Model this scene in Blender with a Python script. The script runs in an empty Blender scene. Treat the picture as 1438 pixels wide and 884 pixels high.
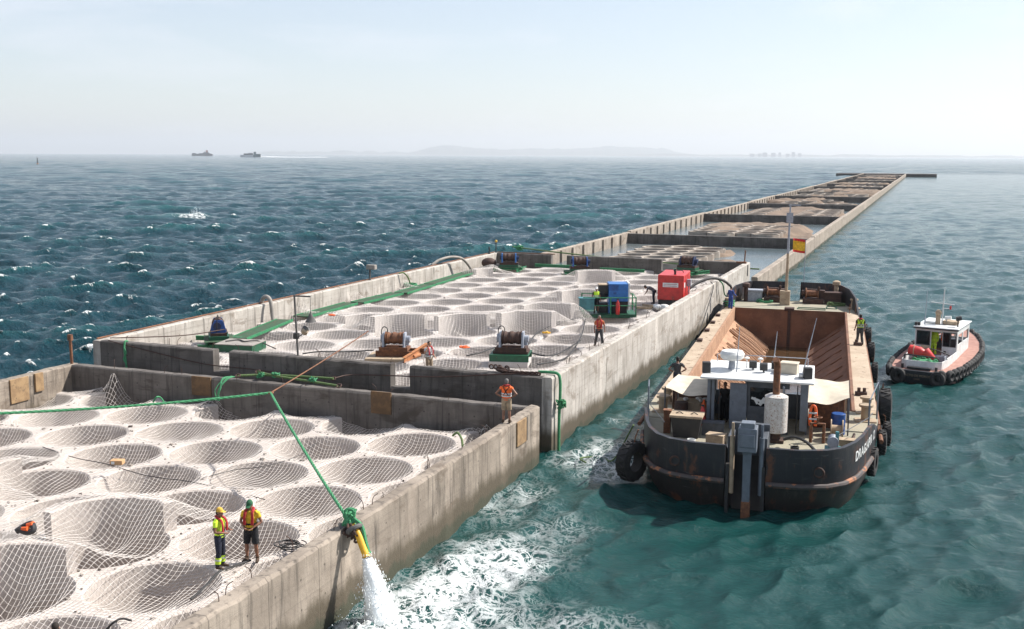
import bpy, bmesh, math, random
import numpy as np
from mathutils import Vector, Matrix, noise as mnoise
R = math.radians
random.seed(7); rng = np.random.default_rng(11)
sc = bpy.context.scene
COL = sc.collection
# ------------------------------------------------------------------ camera
F, CX, CY, HC = 1500., 719., 442., 13.0
pitch = math.atan((CY-218.1)/F); roll = math.atan(6/1438.)
yaw = math.atan((1306-719)/(F/math.cos(pitch)))
_fh = Vector((-math.sin(yaw), math.cos(yaw), 0))
fwd = _fh*math.cos(pitch)+Vector((0, 0, -math.sin(pitch)))
_r = Vector((math.cos(yaw), math.sin(yaw), 0)); _u = _r.cross(fwd)
r2 = _r*math.cos(roll)+_u*math.sin(roll); u2 = -_r*math.sin(roll)+_u*math.cos(roll)
def U(px, py, z):
    d = fwd+r2*((px-CX)/F)-u2*((py-CY)/F)
    return Vector((0, 0, HC))+d*((z-HC)/d.z)
def far(px, dist):
    d = fwd+r2*((px-CX)/F)-u2*((218-CY)/F); d.z = 0; d.normalize(); return d*dist
cam = bpy.data.cameras.new('camera'); co = bpy.data.objects.new('camera', cam); COL.objects.link(co)
cam.sensor_width = 36; cam.lens = 36*F/1438; cam.clip_end = 80000; cam.clip_start = .5
co.matrix_world = Matrix(((r2.x, u2.x, -fwd.x, 0), (r2.y, u2.y, -fwd.y, 0), (r2.z, u2.z, -fwd.z, HC), (0, 0, 0, 1)))
sc.camera = co
# ------------------------------------------------------------------ light
SUN_AZ, SUN_EL = 52, 45
w = bpy.data.worlds.new('World'); sc.world = w; w.use_nodes = True
nt = w.node_tree; bg = nt.nodes['Background']
sky = nt.nodes.new('ShaderNodeTexSky'); sky.sky_type = 'NISHITA'; sky.sun_disc = False
sky.sun_elevation = R(SUN_EL); sky.sun_rotation = R(SUN_AZ); sky.air_density = 1.0; sky.dust_density = .7; sky.ozone_density = 1.4
# thin high cloud, soft streaks
tc = nt.nodes.new('ShaderNodeTexCoord'); mp = nt.nodes.new('ShaderNodeMapping'); mp.inputs['Scale'].default_value = (2.2, 2.2, 11)
cn = nt.nodes.new('ShaderNodeTexNoise'); cn.inputs['Scale'].default_value = 2.2; cn.inputs['Detail'].default_value = 7; cn.inputs['Roughness'].default_value = .55; cn.inputs['Distortion'].default_value = .4
cr = nt.nodes.new('ShaderNodeMapRange'); cr.inputs[1].default_value = .5; cr.inputs[2].default_value = .78; cr.inputs[3].default_value = .32; cr.inputs[4].default_value = .6
mx = nt.nodes.new('ShaderNodeMix'); mx.data_type = 'RGBA'; mx.inputs[7].default_value = (6.95, 7.05, 7.6, 1)
L = nt.links.new
L(tc.outputs['Generated'], mp.inputs[0]); L(mp.outputs[0], cn.inputs[0]); L(cn.outputs[0], cr.inputs[0]); L(cr.outputs[0], mx.inputs[0]); L(sky.outputs[0], mx.inputs[6]); L(mx.outputs[2], bg.inputs[0])
bg.inputs[1].default_value = .088
sl = bpy.data.lights.new('sun', 'SUN'); sl.energy = 5.0; sl.angle = R(.5); sl.color = (1, .962, .905)
so = bpy.data.objects.new('sun', sl); COL.objects.link(so)
sd = Vector((math.sin(R(SUN_AZ))*math.cos(R(SUN_EL)), math.cos(R(SUN_AZ))*math.cos(R(SUN_EL)), math.sin(R(SUN_EL))))
so.rotation_euler = sd.to_track_quat('Z', 'Y').to_euler()
sc.view_settings.view_transform = 'Standard'; sc.view_settings.look = 'None'; sc.view_settings.gamma = 1; sc.view_settings.exposure = .74
sc.render.engine = 'CYCLES'; sc.cycles.max_bounces = 5; sc.cycles.diffuse_bounces = 3; sc.cycles.volume_bounces = 0; sc.cycles.caustics_reflective = False; sc.cycles.caustics_refractive = False
sc.cycles.sample_clamp_indirect = 2; sc.cycles.sample_clamp_direct = 2.2; sc.cycles.use_denoising = True; sc.cycles.denoiser = 'OPENIMAGEDENOISE'; sc.cycles.denoising_input_passes = 'RGB_ALBEDO_NORMAL'; sc.cycles.denoising_prefilter = 'ACCURATE'
# ------------------------------------------------------------------ materials
def newmat(name):
    m = bpy.data.materials.new(name); m.use_nodes = True
    return m, m.node_tree, m.node_tree.nodes['Principled BSDF']
def N(nt, t, **kw):
    n = nt.nodes.new(t)
    for k, v in kw.items(): setattr(n, k, v)
    return n
def noise(nt, vec, scale, detail=5, rough=.55, dist=0):
    n = N(nt, 'ShaderNodeTexNoise'); n.inputs['Scale'].default_value = scale; n.inputs['Detail'].default_value = detail
    n.inputs['Roughness'].default_value = rough; n.inputs['Distortion'].default_value = dist
    nt.links.new(vec, n.inputs['Vector']); return n.outputs[0]
def scaled(nt, vec, s, rot=(0, 0, 0)):
    m = N(nt, 'ShaderNodeMapping'); m.inputs['Scale'].default_value = s; m.inputs['Rotation'].default_value = rot
    nt.links.new(vec, m.inputs[0]); return m.outputs[0]
def ramp(nt, val, a, b, lo=0., hi=1., smooth=True):
    n = N(nt, 'ShaderNodeMapRange'); n.interpolation_type = 'SMOOTHSTEP' if smooth else 'LINEAR'
    for i, x in zip((1, 2, 3, 4), (a, b, lo, hi)): n.inputs[i].default_value = x
    nt.links.new(val, n.inputs[0]); return n.outputs[0]
def math_(nt, op, a, b=None):
    n = N(nt, 'ShaderNodeMath', operation=op)
    for i, x in enumerate((a, b)):
        if x is None: continue
        if isinstance(x, (int, float)): n.inputs[i].default_value = x
        else: nt.links.new(x, n.inputs[i])
    return n.outputs[0]
def mixc(nt, f, a, b):
    n = N(nt, 'ShaderNodeMix', data_type='RGBA')
    for i, x in ((0, f), (6, a), (7, b)):
        if isinstance(x, (int, float)): n.inputs[i].default_value = x
        elif isinstance(x, tuple): n.inputs[i].default_value = x if len(x) == 4 else (*x, 1)
        else: nt.links.new(x, n.inputs[i])
    return n.outputs[2]
def bump(nt, bs, h, strength=.4, dist=.02):
    b = N(nt, 'ShaderNodeBump'); b.inputs['Strength'].default_value = strength; b.inputs['Distance'].default_value = dist
    nt.links.new(h, b.inputs['Height']); nt.links.new(b.outputs[0], bs.inputs['Normal'])
def wpos(nt): return N(nt, 'ShaderNodeNewGeometry').outputs['Position']
def worn(name, c, c2=None, wear=None, wa=.56, wb=.68, scale=3, rough=.6, metal=0, bs_=.25, fine=30):
    """painted / rusty / fabric surface: two tones, a wear colour in patches, fine bump"""
    m, nt, b = newmat(name); p = wpos(nt)
    c2 = c2 or tuple(x*.72 for x in c)
    col = mixc(nt, ramp(nt, noise(nt, p, scale), .35, .65), c, c2)
    if wear: col = mixc(nt, ramp(nt, noise(nt, p, scale*1.9, 8, .65), wa, wb), col, wear)
    nt.links.new(col, b.inputs['Base Color']); b.inputs['Roughness'].default_value = rough; b.inputs['Metallic'].default_value = metal
    bump(nt, b, noise(nt, p, fine, 4), bs_, .01)
    return m
def concrete(name, c, c2, joint=2.4, wet=None, axis=0, streak=.5):
    """formwork concrete: lift lines, vertical joints along the wall, run-off streaks, algae band near the water"""
    m, nt, b = newmat(name); p = wpos(nt)
    col = mixc(nt, ramp(nt, noise(nt, p, .7, 6, .6), .35, .66), c, c2)
    st = noise(nt, scaled(nt, p, (2.6, 2.6, .22)), 1.6, 7, .62)
    col = mixc(nt, ramp(nt, st, .48, .74, 0, streak), col, tuple(x*.32 for x in c2))
    st2 = noise(nt, scaled(nt, p, (1.3, 1.3, .5)), 1.1, 6, .6, .3)
    col = mixc(nt, ramp(nt, st2, .56, .74, 0, .6), col, tuple(min(.8, x*1.35) for x in c))
    blot = noise(nt, scaled(nt, p, (.55, .55, 1.3)), .9, 7, .66, .5)
    col = mixc(nt, ramp(nt, blot, .54, .68, 0, .7), col, (c2[0]*.5, c2[1]*.44, c2[2]*.38))
    hb = noise(nt, scaled(nt, p, (.14, .14, 5.5)), 1.4, 4, .6)
    col = mixc(nt, ramp(nt, hb, .52, .72, 0, .35), col, tuple(x*.6 for x in c2))
    sep = N(nt, 'ShaderNodeSeparateXYZ'); nt.links.new(p, sep.inputs[0])
    f = math_(nt, 'ABSOLUTE', math_(nt, 'SUBTRACT', math_(nt, 'FRACT', math_(nt, 'DIVIDE', sep.outputs[axis], joint)), .5))
    jl = ramp(nt, f, .488, .496)
    zl = math_(nt, 'ABSOLUTE', math_(nt, 'SUBTRACT', math_(nt, 'FRACT', math_(nt, 'DIVIDE', sep.outputs[2], .42)), .5))
    zj = ramp(nt, zl, .47, .5, 0, .35)
    lines = math_(nt, 'MAXIMUM', jl, zj)
    col = mixc(nt, math_(nt, 'MULTIPLY', lines, .55), col, tuple(x*.35 for x in c2))
    t1 = math_(nt, 'MULTIPLY', math_(nt, 'SUBTRACT', math_(nt, 'FRACT', math_(nt, 'ADD', math_(nt, 'DIVIDE', sep.outputs[axis], joint*.5), .25)), .5), joint*.5)
    t2 = math_(nt, 'MULTIPLY', math_(nt, 'SUBTRACT', math_(nt, 'FRACT', math_(nt, 'ADD', math_(nt, 'DIVIDE', sep.outputs[2], .84), .3)), .5), .84)
    tie = ramp(nt, math_(nt, 'ADD', math_(nt, 'MULTIPLY', t1, t1), math_(nt, 'MULTIPLY', t2, t2)), .0008, .0016, 1, 0)
    col = mixc(nt, math_(nt, 'MULTIPLY', tie, .8), col, tuple(x*.3 for x in c2))
    if wet:
        zz = math_(nt, 'ADD', sep.outputs[2], math_(nt, 'MULTIPLY', math_(nt, 'SUBTRACT', noise(nt, scaled(nt, p, (1, 1, .25)), .8, 7, .7), .5), wet*1.3))
        k = ramp(nt, zz, wet*.55, wet*1.05, 1, 0)
        col = mixc(nt, k, col, (.085, .067, .044))
        k2 = ramp(nt, zz, .15, .4, 1, 0); col = mixc(nt, k2, col, (.05, .05, .03))
    nt.links.new(col, b.inputs['Base Color']); b.inputs['Roughness'].default_value = .85
    h = math_(nt, 'SUBTRACT', noise(nt, p, 9, 8, .65), math_(nt, 'MULTIPLY', lines, .5))
    bump(nt, b, h, .55, .03)
    return m
M = {}
def hullmat():
    m, nt, b = newmat('scraped_black_hull'); p = wpos(nt); sep = N(nt, 'ShaderNodeSeparateXYZ'); nt.links.new(p, sep.inputs[0])
    col = mixc(nt, ramp(nt, noise(nt, p, .9, 6, .6), .36, .64), (.012, .013, .017), (.02, .02, .024))
    lo = ramp(nt, math_(nt, 'ADD', sep.outputs[2], math_(nt, 'MULTIPLY', noise(nt, p, 2.5, 6, .7), .5)), .75, 1.3, 1, 0)
    col = mixc(nt, math_(nt, 'MULTIPLY', lo, .75), col, (.032, .026, .022))
    col = mixc(nt, ramp(nt, noise(nt, scaled(nt, p, (3.5, 3.5, .3)), 1.3, 7, .65), .52, .7, 0, .6), col, (.06, .05, .045))
    col = mixc(nt, ramp(nt, noise(nt, scaled(nt, p, (1.6, 1.6, .7)), 1.0, 8, .7), .53, .66, 0, .85), col, (.13, .05, .025))
    col = mixc(nt, ramp(nt, noise(nt, scaled(nt, p, (.6, .6, 9)), 1.2, 6, .7), .6, .7, 0, .5), col, (.14, .135, .13))
    nt.links.new(col, b.inputs['Base Color']); b.inputs['Roughness'].default_value = .5
    bump(nt, b, noise(nt, p, 3.5, 7, .6), .35, .04); return m
M['barge_hull'] = hullmat()
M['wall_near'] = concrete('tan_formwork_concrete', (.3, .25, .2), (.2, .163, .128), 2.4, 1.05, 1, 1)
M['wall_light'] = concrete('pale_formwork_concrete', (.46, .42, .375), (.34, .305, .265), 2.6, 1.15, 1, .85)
M['wall_shade'] = concrete('shaded_formwork_concrete', (.15, .132, .116), (.095, .082, .072), 2.4, None, 0, .7)  # walls facing away from the sun: shade darkened into the colour
M['wall_front'] = concrete('shaded_damp_concrete', (.14, .124, .11), (.085, .074, .065), 2.4, .9, 0, .7)  # shade of the front and back walls put into the colour, damp waterline
M['wall_far'] = concrete('weathered_breakwater_concrete', (.34, .285, .23), (.24, .195, .155), 4.0, .4, 1, .5)
M['wall_dark'] = concrete('shaded_cross_wall_concrete', (.13, .115, .102), (.075, .065, .058), 3.0, .4, 0, .6)  # cross walls face away from the sun, their shade is in this colour
def deckmat(name, c, c2, c3, sc_=1.0):
    m, nt, b = newmat(name); p = wpos(nt)
    col = mixc(nt, ramp(nt, noise(nt, p, .8*sc_, 7, .6), .36, .64), c, c2)
    col = mixc(nt, ramp(nt, noise(nt, p, 5*sc_, 8, .7), .55, .72, 0, .7), col, c3)
    col = mixc(nt, ramp(nt, noise(nt, scaled(nt, p, (1.5, 1.5, .3)), 2.5, 7, .65), .58, .8, 0, .55), col, tuple(x*.6 for x in c3))
    nt.links.new(col, b.inputs['Base Color']); b.inputs['Roughness'].default_value = .92
    bump(nt, b, noise(nt, p, 14, 9, .7), .7, .04)
    return m
M['deck'] = deckmat('dusty_cell_concrete', (.58, .515, .465), (.5, .44, .395), (.35, .295, .255))
M['deck_far'] = deckmat('pale_grey_cell_concrete', (.57, .52, .485), (.49, .445, .41), (.37, .33, .295))
M['cluster'] = deckmat('brown_grey_cell_concrete', (.36, .31, .26), (.24, .2, .165), (.12, .1, .085))
M['sand'] = deckmat('damp_sand', (.2, .14, .096), (.135, .095, .065), (.08, .058, .042), .5)
M['net'] = worn('off_white_netting', (.68, .63, .585), (.55, .5, .455), rough=.9)
M['plywood'] = worn('weathered_plywood', (.33, .215, .11), (.23, .145, .075), (.15, .1, .06), rough=.8)
M['rust'] = worn('rusty_steel', (.2, .085, .04), (.11, .048, .026), (.3, .13, .055), .55, .7, 6, .85)
M['rust_orange'] = worn('orange_rust_steel', (.42, .17, .06), (.26, .1, .04), (.15, .06, .03), .55, .7, 5, .8)
M['rust_dark'] = worn('dark_rusty_steel', (.07, .035, .024), (.045, .025, .02), (.16, .065, .03), .58, .72, 6, .8)
M['green'] = worn('green_painted_steel', (.012, .1, .046), (.01, .07, .034), (.2, .12, .07), .66, .74, 5, .5)
M['green_light'] = worn('bright_green_steel', (.03, .21, .085), (.022, .14, .06), (.2, .15, .1), .66, .74, 5, .55)
M['walkway'] = worn('green_grating_walkway', (.022, .075, .032), (.035, .06, .03), (.14, .09, .055), .56, .68, 2, .8)
M['blue'] = worn('blue_painted_steel', (.02, .085, .3), (.016, .06, .2), (.25, .22, .2), .68, .75, 6, .45)
M['blue_cab'] = worn('bright_blue_cabinet_paint', (.03, .15, .42), (.025, .12, .34), (.3, .3, .3), .72, .78, 6, .4)
M['navy'] = worn('navy_steel', (.015, .025, .075), (.012, .018, .05), rough=.5)
M['pale_steel'] = worn('pale_grey_steel', (.33, .35, .39), (.24, .26, .3), (.25, .13, .07), .64, .72, 7, .5)
M['red'] = worn('red_canopy_paint', (.56, .03, .025), (.42, .022, .02), (.3, .09, .07), .6, .74, 3, .38)
M['black'] = worn('black_steel', (.018, .018, .02), (.03, .028, .027), rough=.6)
M['rubber'] = worn('worn_black_rubber', (.018, .017, .017), (.032, .029, .027), (.07, .06, .052), .6, .72, 4, .8)
M['white'] = worn('white_paint', (.7, .7, .68), (.55, .55, .53), (.4, .26, .16), .7, .78, 3, .45)
M['cream'] = worn('cream_canvas', (.56, .49, .385), (.48, .42, .33), rough=.9)
M['grey_paint'] = worn('blue_grey_paint', (.14, .16, .19), (.11, .126, .15), (.14, .1, .07), .66, .74, 4, .5)
M['grey_dark'] = worn('dark_grey_paint', (.075, .083, .095), (.05, .056, .065), (.1, .06, .04), .62, .72, 4, .55)
M['wood'] = worn('bleached_timber', (.4, .31, .21), (.3, .22, .15), (.2, .14, .09), rough=.85)
M['plywood_dark'] = worn('shaded_plywood', (.15, .085, .038), (.1, .058, .028), (.07, .045, .028), rough=.8)  # back wall boards: darker plywood copy with the wall's shade painted in
M['cardboard'] = worn('brown_cardboard', (.5, .3, .15), (.42, .25, .12), rough=.85)
M['rope_green'] = worn('green_rope', (.065, .27, .125), (.04, .19, .08), (.2, .36, .22), .6, .7, 20, .9)
M['rope_olive'] = worn('olive_rope', (.13, .2, .07), (.08, .12, .045), (.2, .3, .1), .6, .7, 14, .9)
M['hose_black'] = worn('black_hose', (.02, .02, .021), (.04, .037, .035), rough=.7)
M['hose_pale'] = worn('grey_suction_hose', (.3, .27, .24), (.22, .2, .175), rough=.8)
M['hose_grey'] = worn('dark_grey_hose', (.1, .095, .09), (.07, .066, .062), rough=.75)
M['yellow'] = worn('yellow_pipe', (.75, .42, .03), (.65, .35, .025), (.4, .25, .06), .68, .76, 5, .5)
M['orange'] = worn('orange_plastic', (.8, .13, .02), (.65, .1, .02), rough=.6)
M['teal'] = worn('teal_tank_paint', (.06, .2, .22), (.045, .15, .16), rough=.5)
M['silver'] = worn('bare_aluminium', (.6, .6, .6), (.48, .48, .48), rough=.35, metal=.8)
M['exhaust'] = worn('rust_spotted_white_silencer', (.55, .53, .5), (.45, .42, .38), (.22, .09, .04), .55, .64, 9, .6)
M['pink_deck'] = worn('faded_red_deck_paint', (.37, .2, .155), (.3, .15, .115), (.28, .15, .12), .62, .74, 3, .8)
M['hull_black'] = worn('scuffed_black_hull', (.024, .025, .031), (.034, .034, .038), (.13, .055, .03), .62, .76, 1.6, .55)
M['antifoul'] = worn('dark_red_bottom_paint', (.09, .025, .02), (.06, .02, .016), rough=.7)
M['mud_deck'] = deckmat('sandy_steel_deck', (.44, .345, .25), (.36, .275, .195), (.24, .165, .11))
M['bow_deck'] = deckmat('worn_green_grey_deck', (.34, .3, .22), (.27, .25, .19), (.16, .2, .14), .8)
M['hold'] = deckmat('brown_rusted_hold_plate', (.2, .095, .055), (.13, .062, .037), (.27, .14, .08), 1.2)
M['hold_lit'] = deckmat('sunlit_muddy_hold_plate', (.4, .235, .14), (.3, .168, .1), (.17, .088, .05), 1.5)  # sunlit side of the hold: lighter muddy copy, sunlight in the colour
M['glass'], _nt, _b = newmat('window_glass'); _b.inputs['Base Color'].default_value = (.05, .06, .065, 1); _b.inputs['Roughness'].default_value = .05; _b.inputs['Transmission Weight'].default_value = .75; _b.inputs['IOR'].default_value = 1.1
def plain(name, c, rough=.7, **k): return worn(name, c, tuple(x*.68 for x in c), tuple(x*.5 for x in c), .6, .75, rough=rough, scale=7, bs_=.8, fine=15, **k)
for n_, c_ in dict(skin=(.42, .22, .14), skin_tan=(.27, .125, .075), hivis=(.6, .85, .05), hivis_orange=(.95, .16, .03), navy_cloth=(.018, .022, .04), black_cloth=(.015, .015, .017),
                   red_vest=(.42, .025, .03), yellow_cloth=(.72, .48, .03), khaki=(.35, .26, .17), white_cloth=(.72, .7, .68), grey_cloth=(.17, .175, .19), dkgrey_cloth=(.06, .06, .06),
                   orange_cloth=(.62, .17, .06), blue_cloth=(.025, .07, .3), reflective=(.62, .63, .62), hair_dark=(.02, .014, .01), hair_grey=(.16, .15, .14), boot=(.06, .035, .02), green_cap=(.02, .12, .05), yellow_cap=(.7, .42, .06), helmet=(.8, .8, .78), eye=(.02, .015, .012)).items():
    M[n_] = plain(n_, c_, .55 if 'skin' in n_ else .85)
# ------------------------------------------------------------------ mesh helpers
class MB:
    def __init__(s): s.v = []; s.f = []
    def add(s, vs, fs, mtx=None):
        o = len(s.v)
        s.v += [tuple(mtx @ Vector(p)) for p in vs] if mtx else [tuple(p) for p in vs]
        s.f += [tuple(i+o for i in f) for f in fs]; return s
    def box(s, a, b, mtx=None):
        (x0, y0, z0), (x1, y1, z1) = a, b
        return s.add([(x0, y0, z0), (x1, y0, z0), (x1, y1, z0), (x0, y1, z0), (x0, y0, z1), (x1, y0, z1), (x1, y1, z1), (x0, y1, z1)],
                     [(0, 3, 2, 1), (4, 5, 6, 7), (0, 1, 5, 4), (1, 2, 6, 5), (2, 3, 7, 6), (3, 0, 4, 7)], mtx)
    def cbox(s, c, d, rz=0, rx=0, ry=0):
        m = Matrix.Translation(c) @ Matrix.Rotation(rz, 4, 'Z') @ Matrix.Rotation(rx, 4, 'X') @ Matrix.Rotation(ry, 4, 'Y')
        return s.box((-d[0]/2, -d[1]/2, -d[2]/2), (d[0]/2, d[1]/2, d[2]/2), m)
    def tube(s, pts, r, n=8, caps=True, squash=1, up=None):
        pts = [Vector(p) for p in pts]; k = len(pts)
        rs = r if isinstance(r, (list, tuple)) else [r]*k
        vs = []; prev = None
        for i, p in enumerate(pts):
            t = (pts[min(i+1, k-1)]-pts[max(i-1, 0)]); t = t.normalized() if t.length > 1e-9 else Vector((0, 0, 1))
            ref = Vector(up) if up else (prev if prev is not None else (Vector((0, 0, 1)) if abs(t.z) < .9 else Vector((0, 1, 0))))
            a = ref-t*ref.dot(t)
            if a.length < 1e-5: a = t.orthogonal()
            a.normalize(); b = t.cross(a); prev = a
            ra = rs[i] if isinstance(rs[i], (tuple, list)) else (rs[i], rs[i]*squash)
            for j in range(n):
                q = 2*math.pi*j/n; vs.append(p+b*(math.cos(q)*ra[0])+a*(math.sin(q)*ra[1]))
        fs = [(i*n+j, i*n+(j+1) % n, (i+1)*n+(j+1) % n, (i+1)*n+j) for i in range(k-1) for j in range(n)]
        if caps: fs += [tuple(range(n-1, -1, -1)), tuple((k-1)*n+j for j in range(n))]
        return s.add(vs, fs)
    def cyl(s, a, b, r, n=16, r1=None): return s.tube([a, b], [r, r if r1 is None else r1], n)
    def sphere(s, c, r, n=12, m=8):
        r = r if isinstance(r, (tuple, list)) else (r, r, r)
        vs = [(c[0], c[1], c[2]-r[2])]
        for i in range(1, m):
            t = math.pi*i/m-math.pi/2
            for j in range(n):
                q = 2*math.pi*j/n; vs.append((c[0]+r[0]*math.cos(t)*math.cos(q), c[1]+r[1]*math.cos(t)*math.sin(q), c[2]+r[2]*math.sin(t)))
        vs.append((c[0], c[1], c[2]+r[2]))
        fs = [(0, 1+(j+1) % n, 1+j) for j in range(n)]
        fs += [(1+i*n+j, 1+i*n+(j+1) % n, 1+(i+1)*n+(j+1) % n, 1+(i+1)*n+j) for i in range(m-2) for j in range(n)]
        l = len(vs)-1; fs += [(1+(m-2)*n+j, 1+(m-2)*n+(j+1) % n, l) for j in range(n)]
        return s.add(vs, fs)
    def lathe(s, prof, n=24, mtx=None, closed=False):
        k = len(prof); vs = []
        for (r, z) in prof:
            for j in range(n):
                q = 2*math.pi*j/n; vs.append((r*math.cos(q), r*math.sin(q), z))
        rng_ = range(k if closed else k-1)
        fs = [(i*n+j, i*n+(j+1) % n, ((i+1) % k)*n+(j+1) % n, ((i+1) % k)*n+j) for i in rng_ for j in range(n)]
        if not closed: fs += [tuple(range(n-1, -1, -1)), tuple((k-1)*n+j for j in range(n))]
        return s.add(vs, fs, mtx)
    def torus(s, Rr, r, n=28, m=10, mtx=None):
        return s.lathe([(Rr+r*math.cos(2*math.pi*i/m), r*math.sin(2*math.pi*i/m)) for i in range(m)], n, mtx, True)
    def ibeam(s, a, b, h=.3, wd=.2, t=.025):
        a = Vector(a); b = Vector(b); d = (b-a); l = d.length; q = d.to_track_quat('X', 'Z').to_matrix().to_4x4()
        m = Matrix.Translation(a) @ q
        s.box((0, -wd/2, 0), (l, wd/2, t), m); s.box((0, -wd/2, h-t), (l, wd/2, h), m); return s.box((.002, -t/2, t), (l-.002, t/2, h-t), m)
    def prism(s, poly, z0, z1, mtx=None):
        n = len(poly); vs = [(x, y, z0) for x, y in poly]+[(x, y, z1) for x, y in poly]
        return s.add(vs, [tuple(range(n-1, -1, -1)), tuple(range(n, 2*n))]+[(i, (i+1) % n, n+(i+1) % n, n+i) for i in range(n)], mtx)
    def build(s, name, mat, parent=None, loc=None, smooth=35, bevel=0):
        me = bpy.data.meshes.new(name); me.from_pydata(s.v, [], s.f); me.update()
        return finish(me, name, mat, parent, loc, smooth, bevel)
def finish(me, name, mat, parent=None, loc=None, smooth=35, bevel=0):
    bm = bmesh.new(); bm.from_mesh(me); bmesh.ops.recalc_face_normals(bm, faces=bm.faces); bm.to_mesh(me); bm.free()
    if smooth:
        me.polygons.foreach_set('use_smooth', [True]*len(me.polygons)); me.set_sharp_from_angle(angle=R(smooth))
    me.materials.append(M[mat] if isinstance(mat, str) else mat)
    o = bpy.data.objects.new(name, me); COL.objects.link(o)
    if parent: o.parent = parent
    if loc is not None: o.location = loc
    if bevel:
        b = o.modifiers.new('bevel', 'BEVEL'); b.width = bevel; b.segments = 2; b.limit_method = 'ANGLE'; b.angle_limit = R(40)
    return o
def bulk(name, V, Q, mat, parent=None):
    """fast mesh from numpy verts and quads"""
    me = bpy.data.meshes.new(name); V = np.ascontiguousarray(V, dtype=np.float32); Q = np.ascontiguousarray(Q, dtype=np.int32)
    me.vertices.add(len(V)); me.vertices.foreach_set('co', V.ravel())
    k = Q.shape[1]; me.loops.add(Q.size); me.loops.foreach_set('vertex_index', Q.ravel())
    me.polygons.add(len(Q)); me.polygons.foreach_set('loop_start', np.arange(0, Q.size, k, dtype=np.int32))
    me.polygons.foreach_set('use_smooth', np.ones(len(Q), dtype=bool)); me.update(calc_edges=True)
    me.materials.append(M[mat] if isinstance(mat, str) else mat)
    o = bpy.data.objects.new(name, me); COL.objects.link(o)
    if parent: o.parent = parent
    return o
def thing(name, label, cat, loc=(0, 0, 0), rz=0, group=None):
    o = bpy.data.objects.new(name, None); COL.objects.link(o); o.location = loc; o.rotation_euler = (0, 0, rz); o.empty_display_size = .2
    return tag(o, label, cat, group)
def tag(o, label, cat, group=None):
    o['label'] = label; o['category'] = cat; o['kind'] = 'thing'
    if group: o['group'] = group
    return o
def struct(o, kind='structure'): o['kind'] = kind; return o
def curve(ctrl, n=8):
    """Catmull-Rom through control points"""
    P = [Vector(p) for p in ctrl]; P = [P[0]*2-P[1]]+P+[P[-1]*2-P[-2]]; out = []
    for i in range(1, len(P)-2):
        a, b, c, d = P[i-1:i+3]
        for k in range(n):
            t = k/n; out.append(.5*((2*b)+(c-a)*t+(2*a-5*b+4*c-d)*t*t+(3*b-a-3*c+d)*t**3))
    out.append(P[-2]); return out
def sagline(a, b, sag, n=14):
    a = Vector(a); b = Vector(b); return [a.lerp(b, i/n)-Vector((0, 0, sag*4*(i/n)*(1-i/n))) for i in range(n+1)]
def dup(root, loc, rz=0, label=None, scale=None):
    r = root.copy(); COL.objects.link(r); r.location = loc; r.rotation_euler = (0, 0, rz)
    if label: r['label'] = label
    if scale: r.scale = scale
    for ch in list(root.children):
        c = ch.copy(); COL.objects.link(c); c.parent = r
        for g in ch.children:
            d = g.copy(); COL.objects.link(d); d.parent = c
    return r
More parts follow.
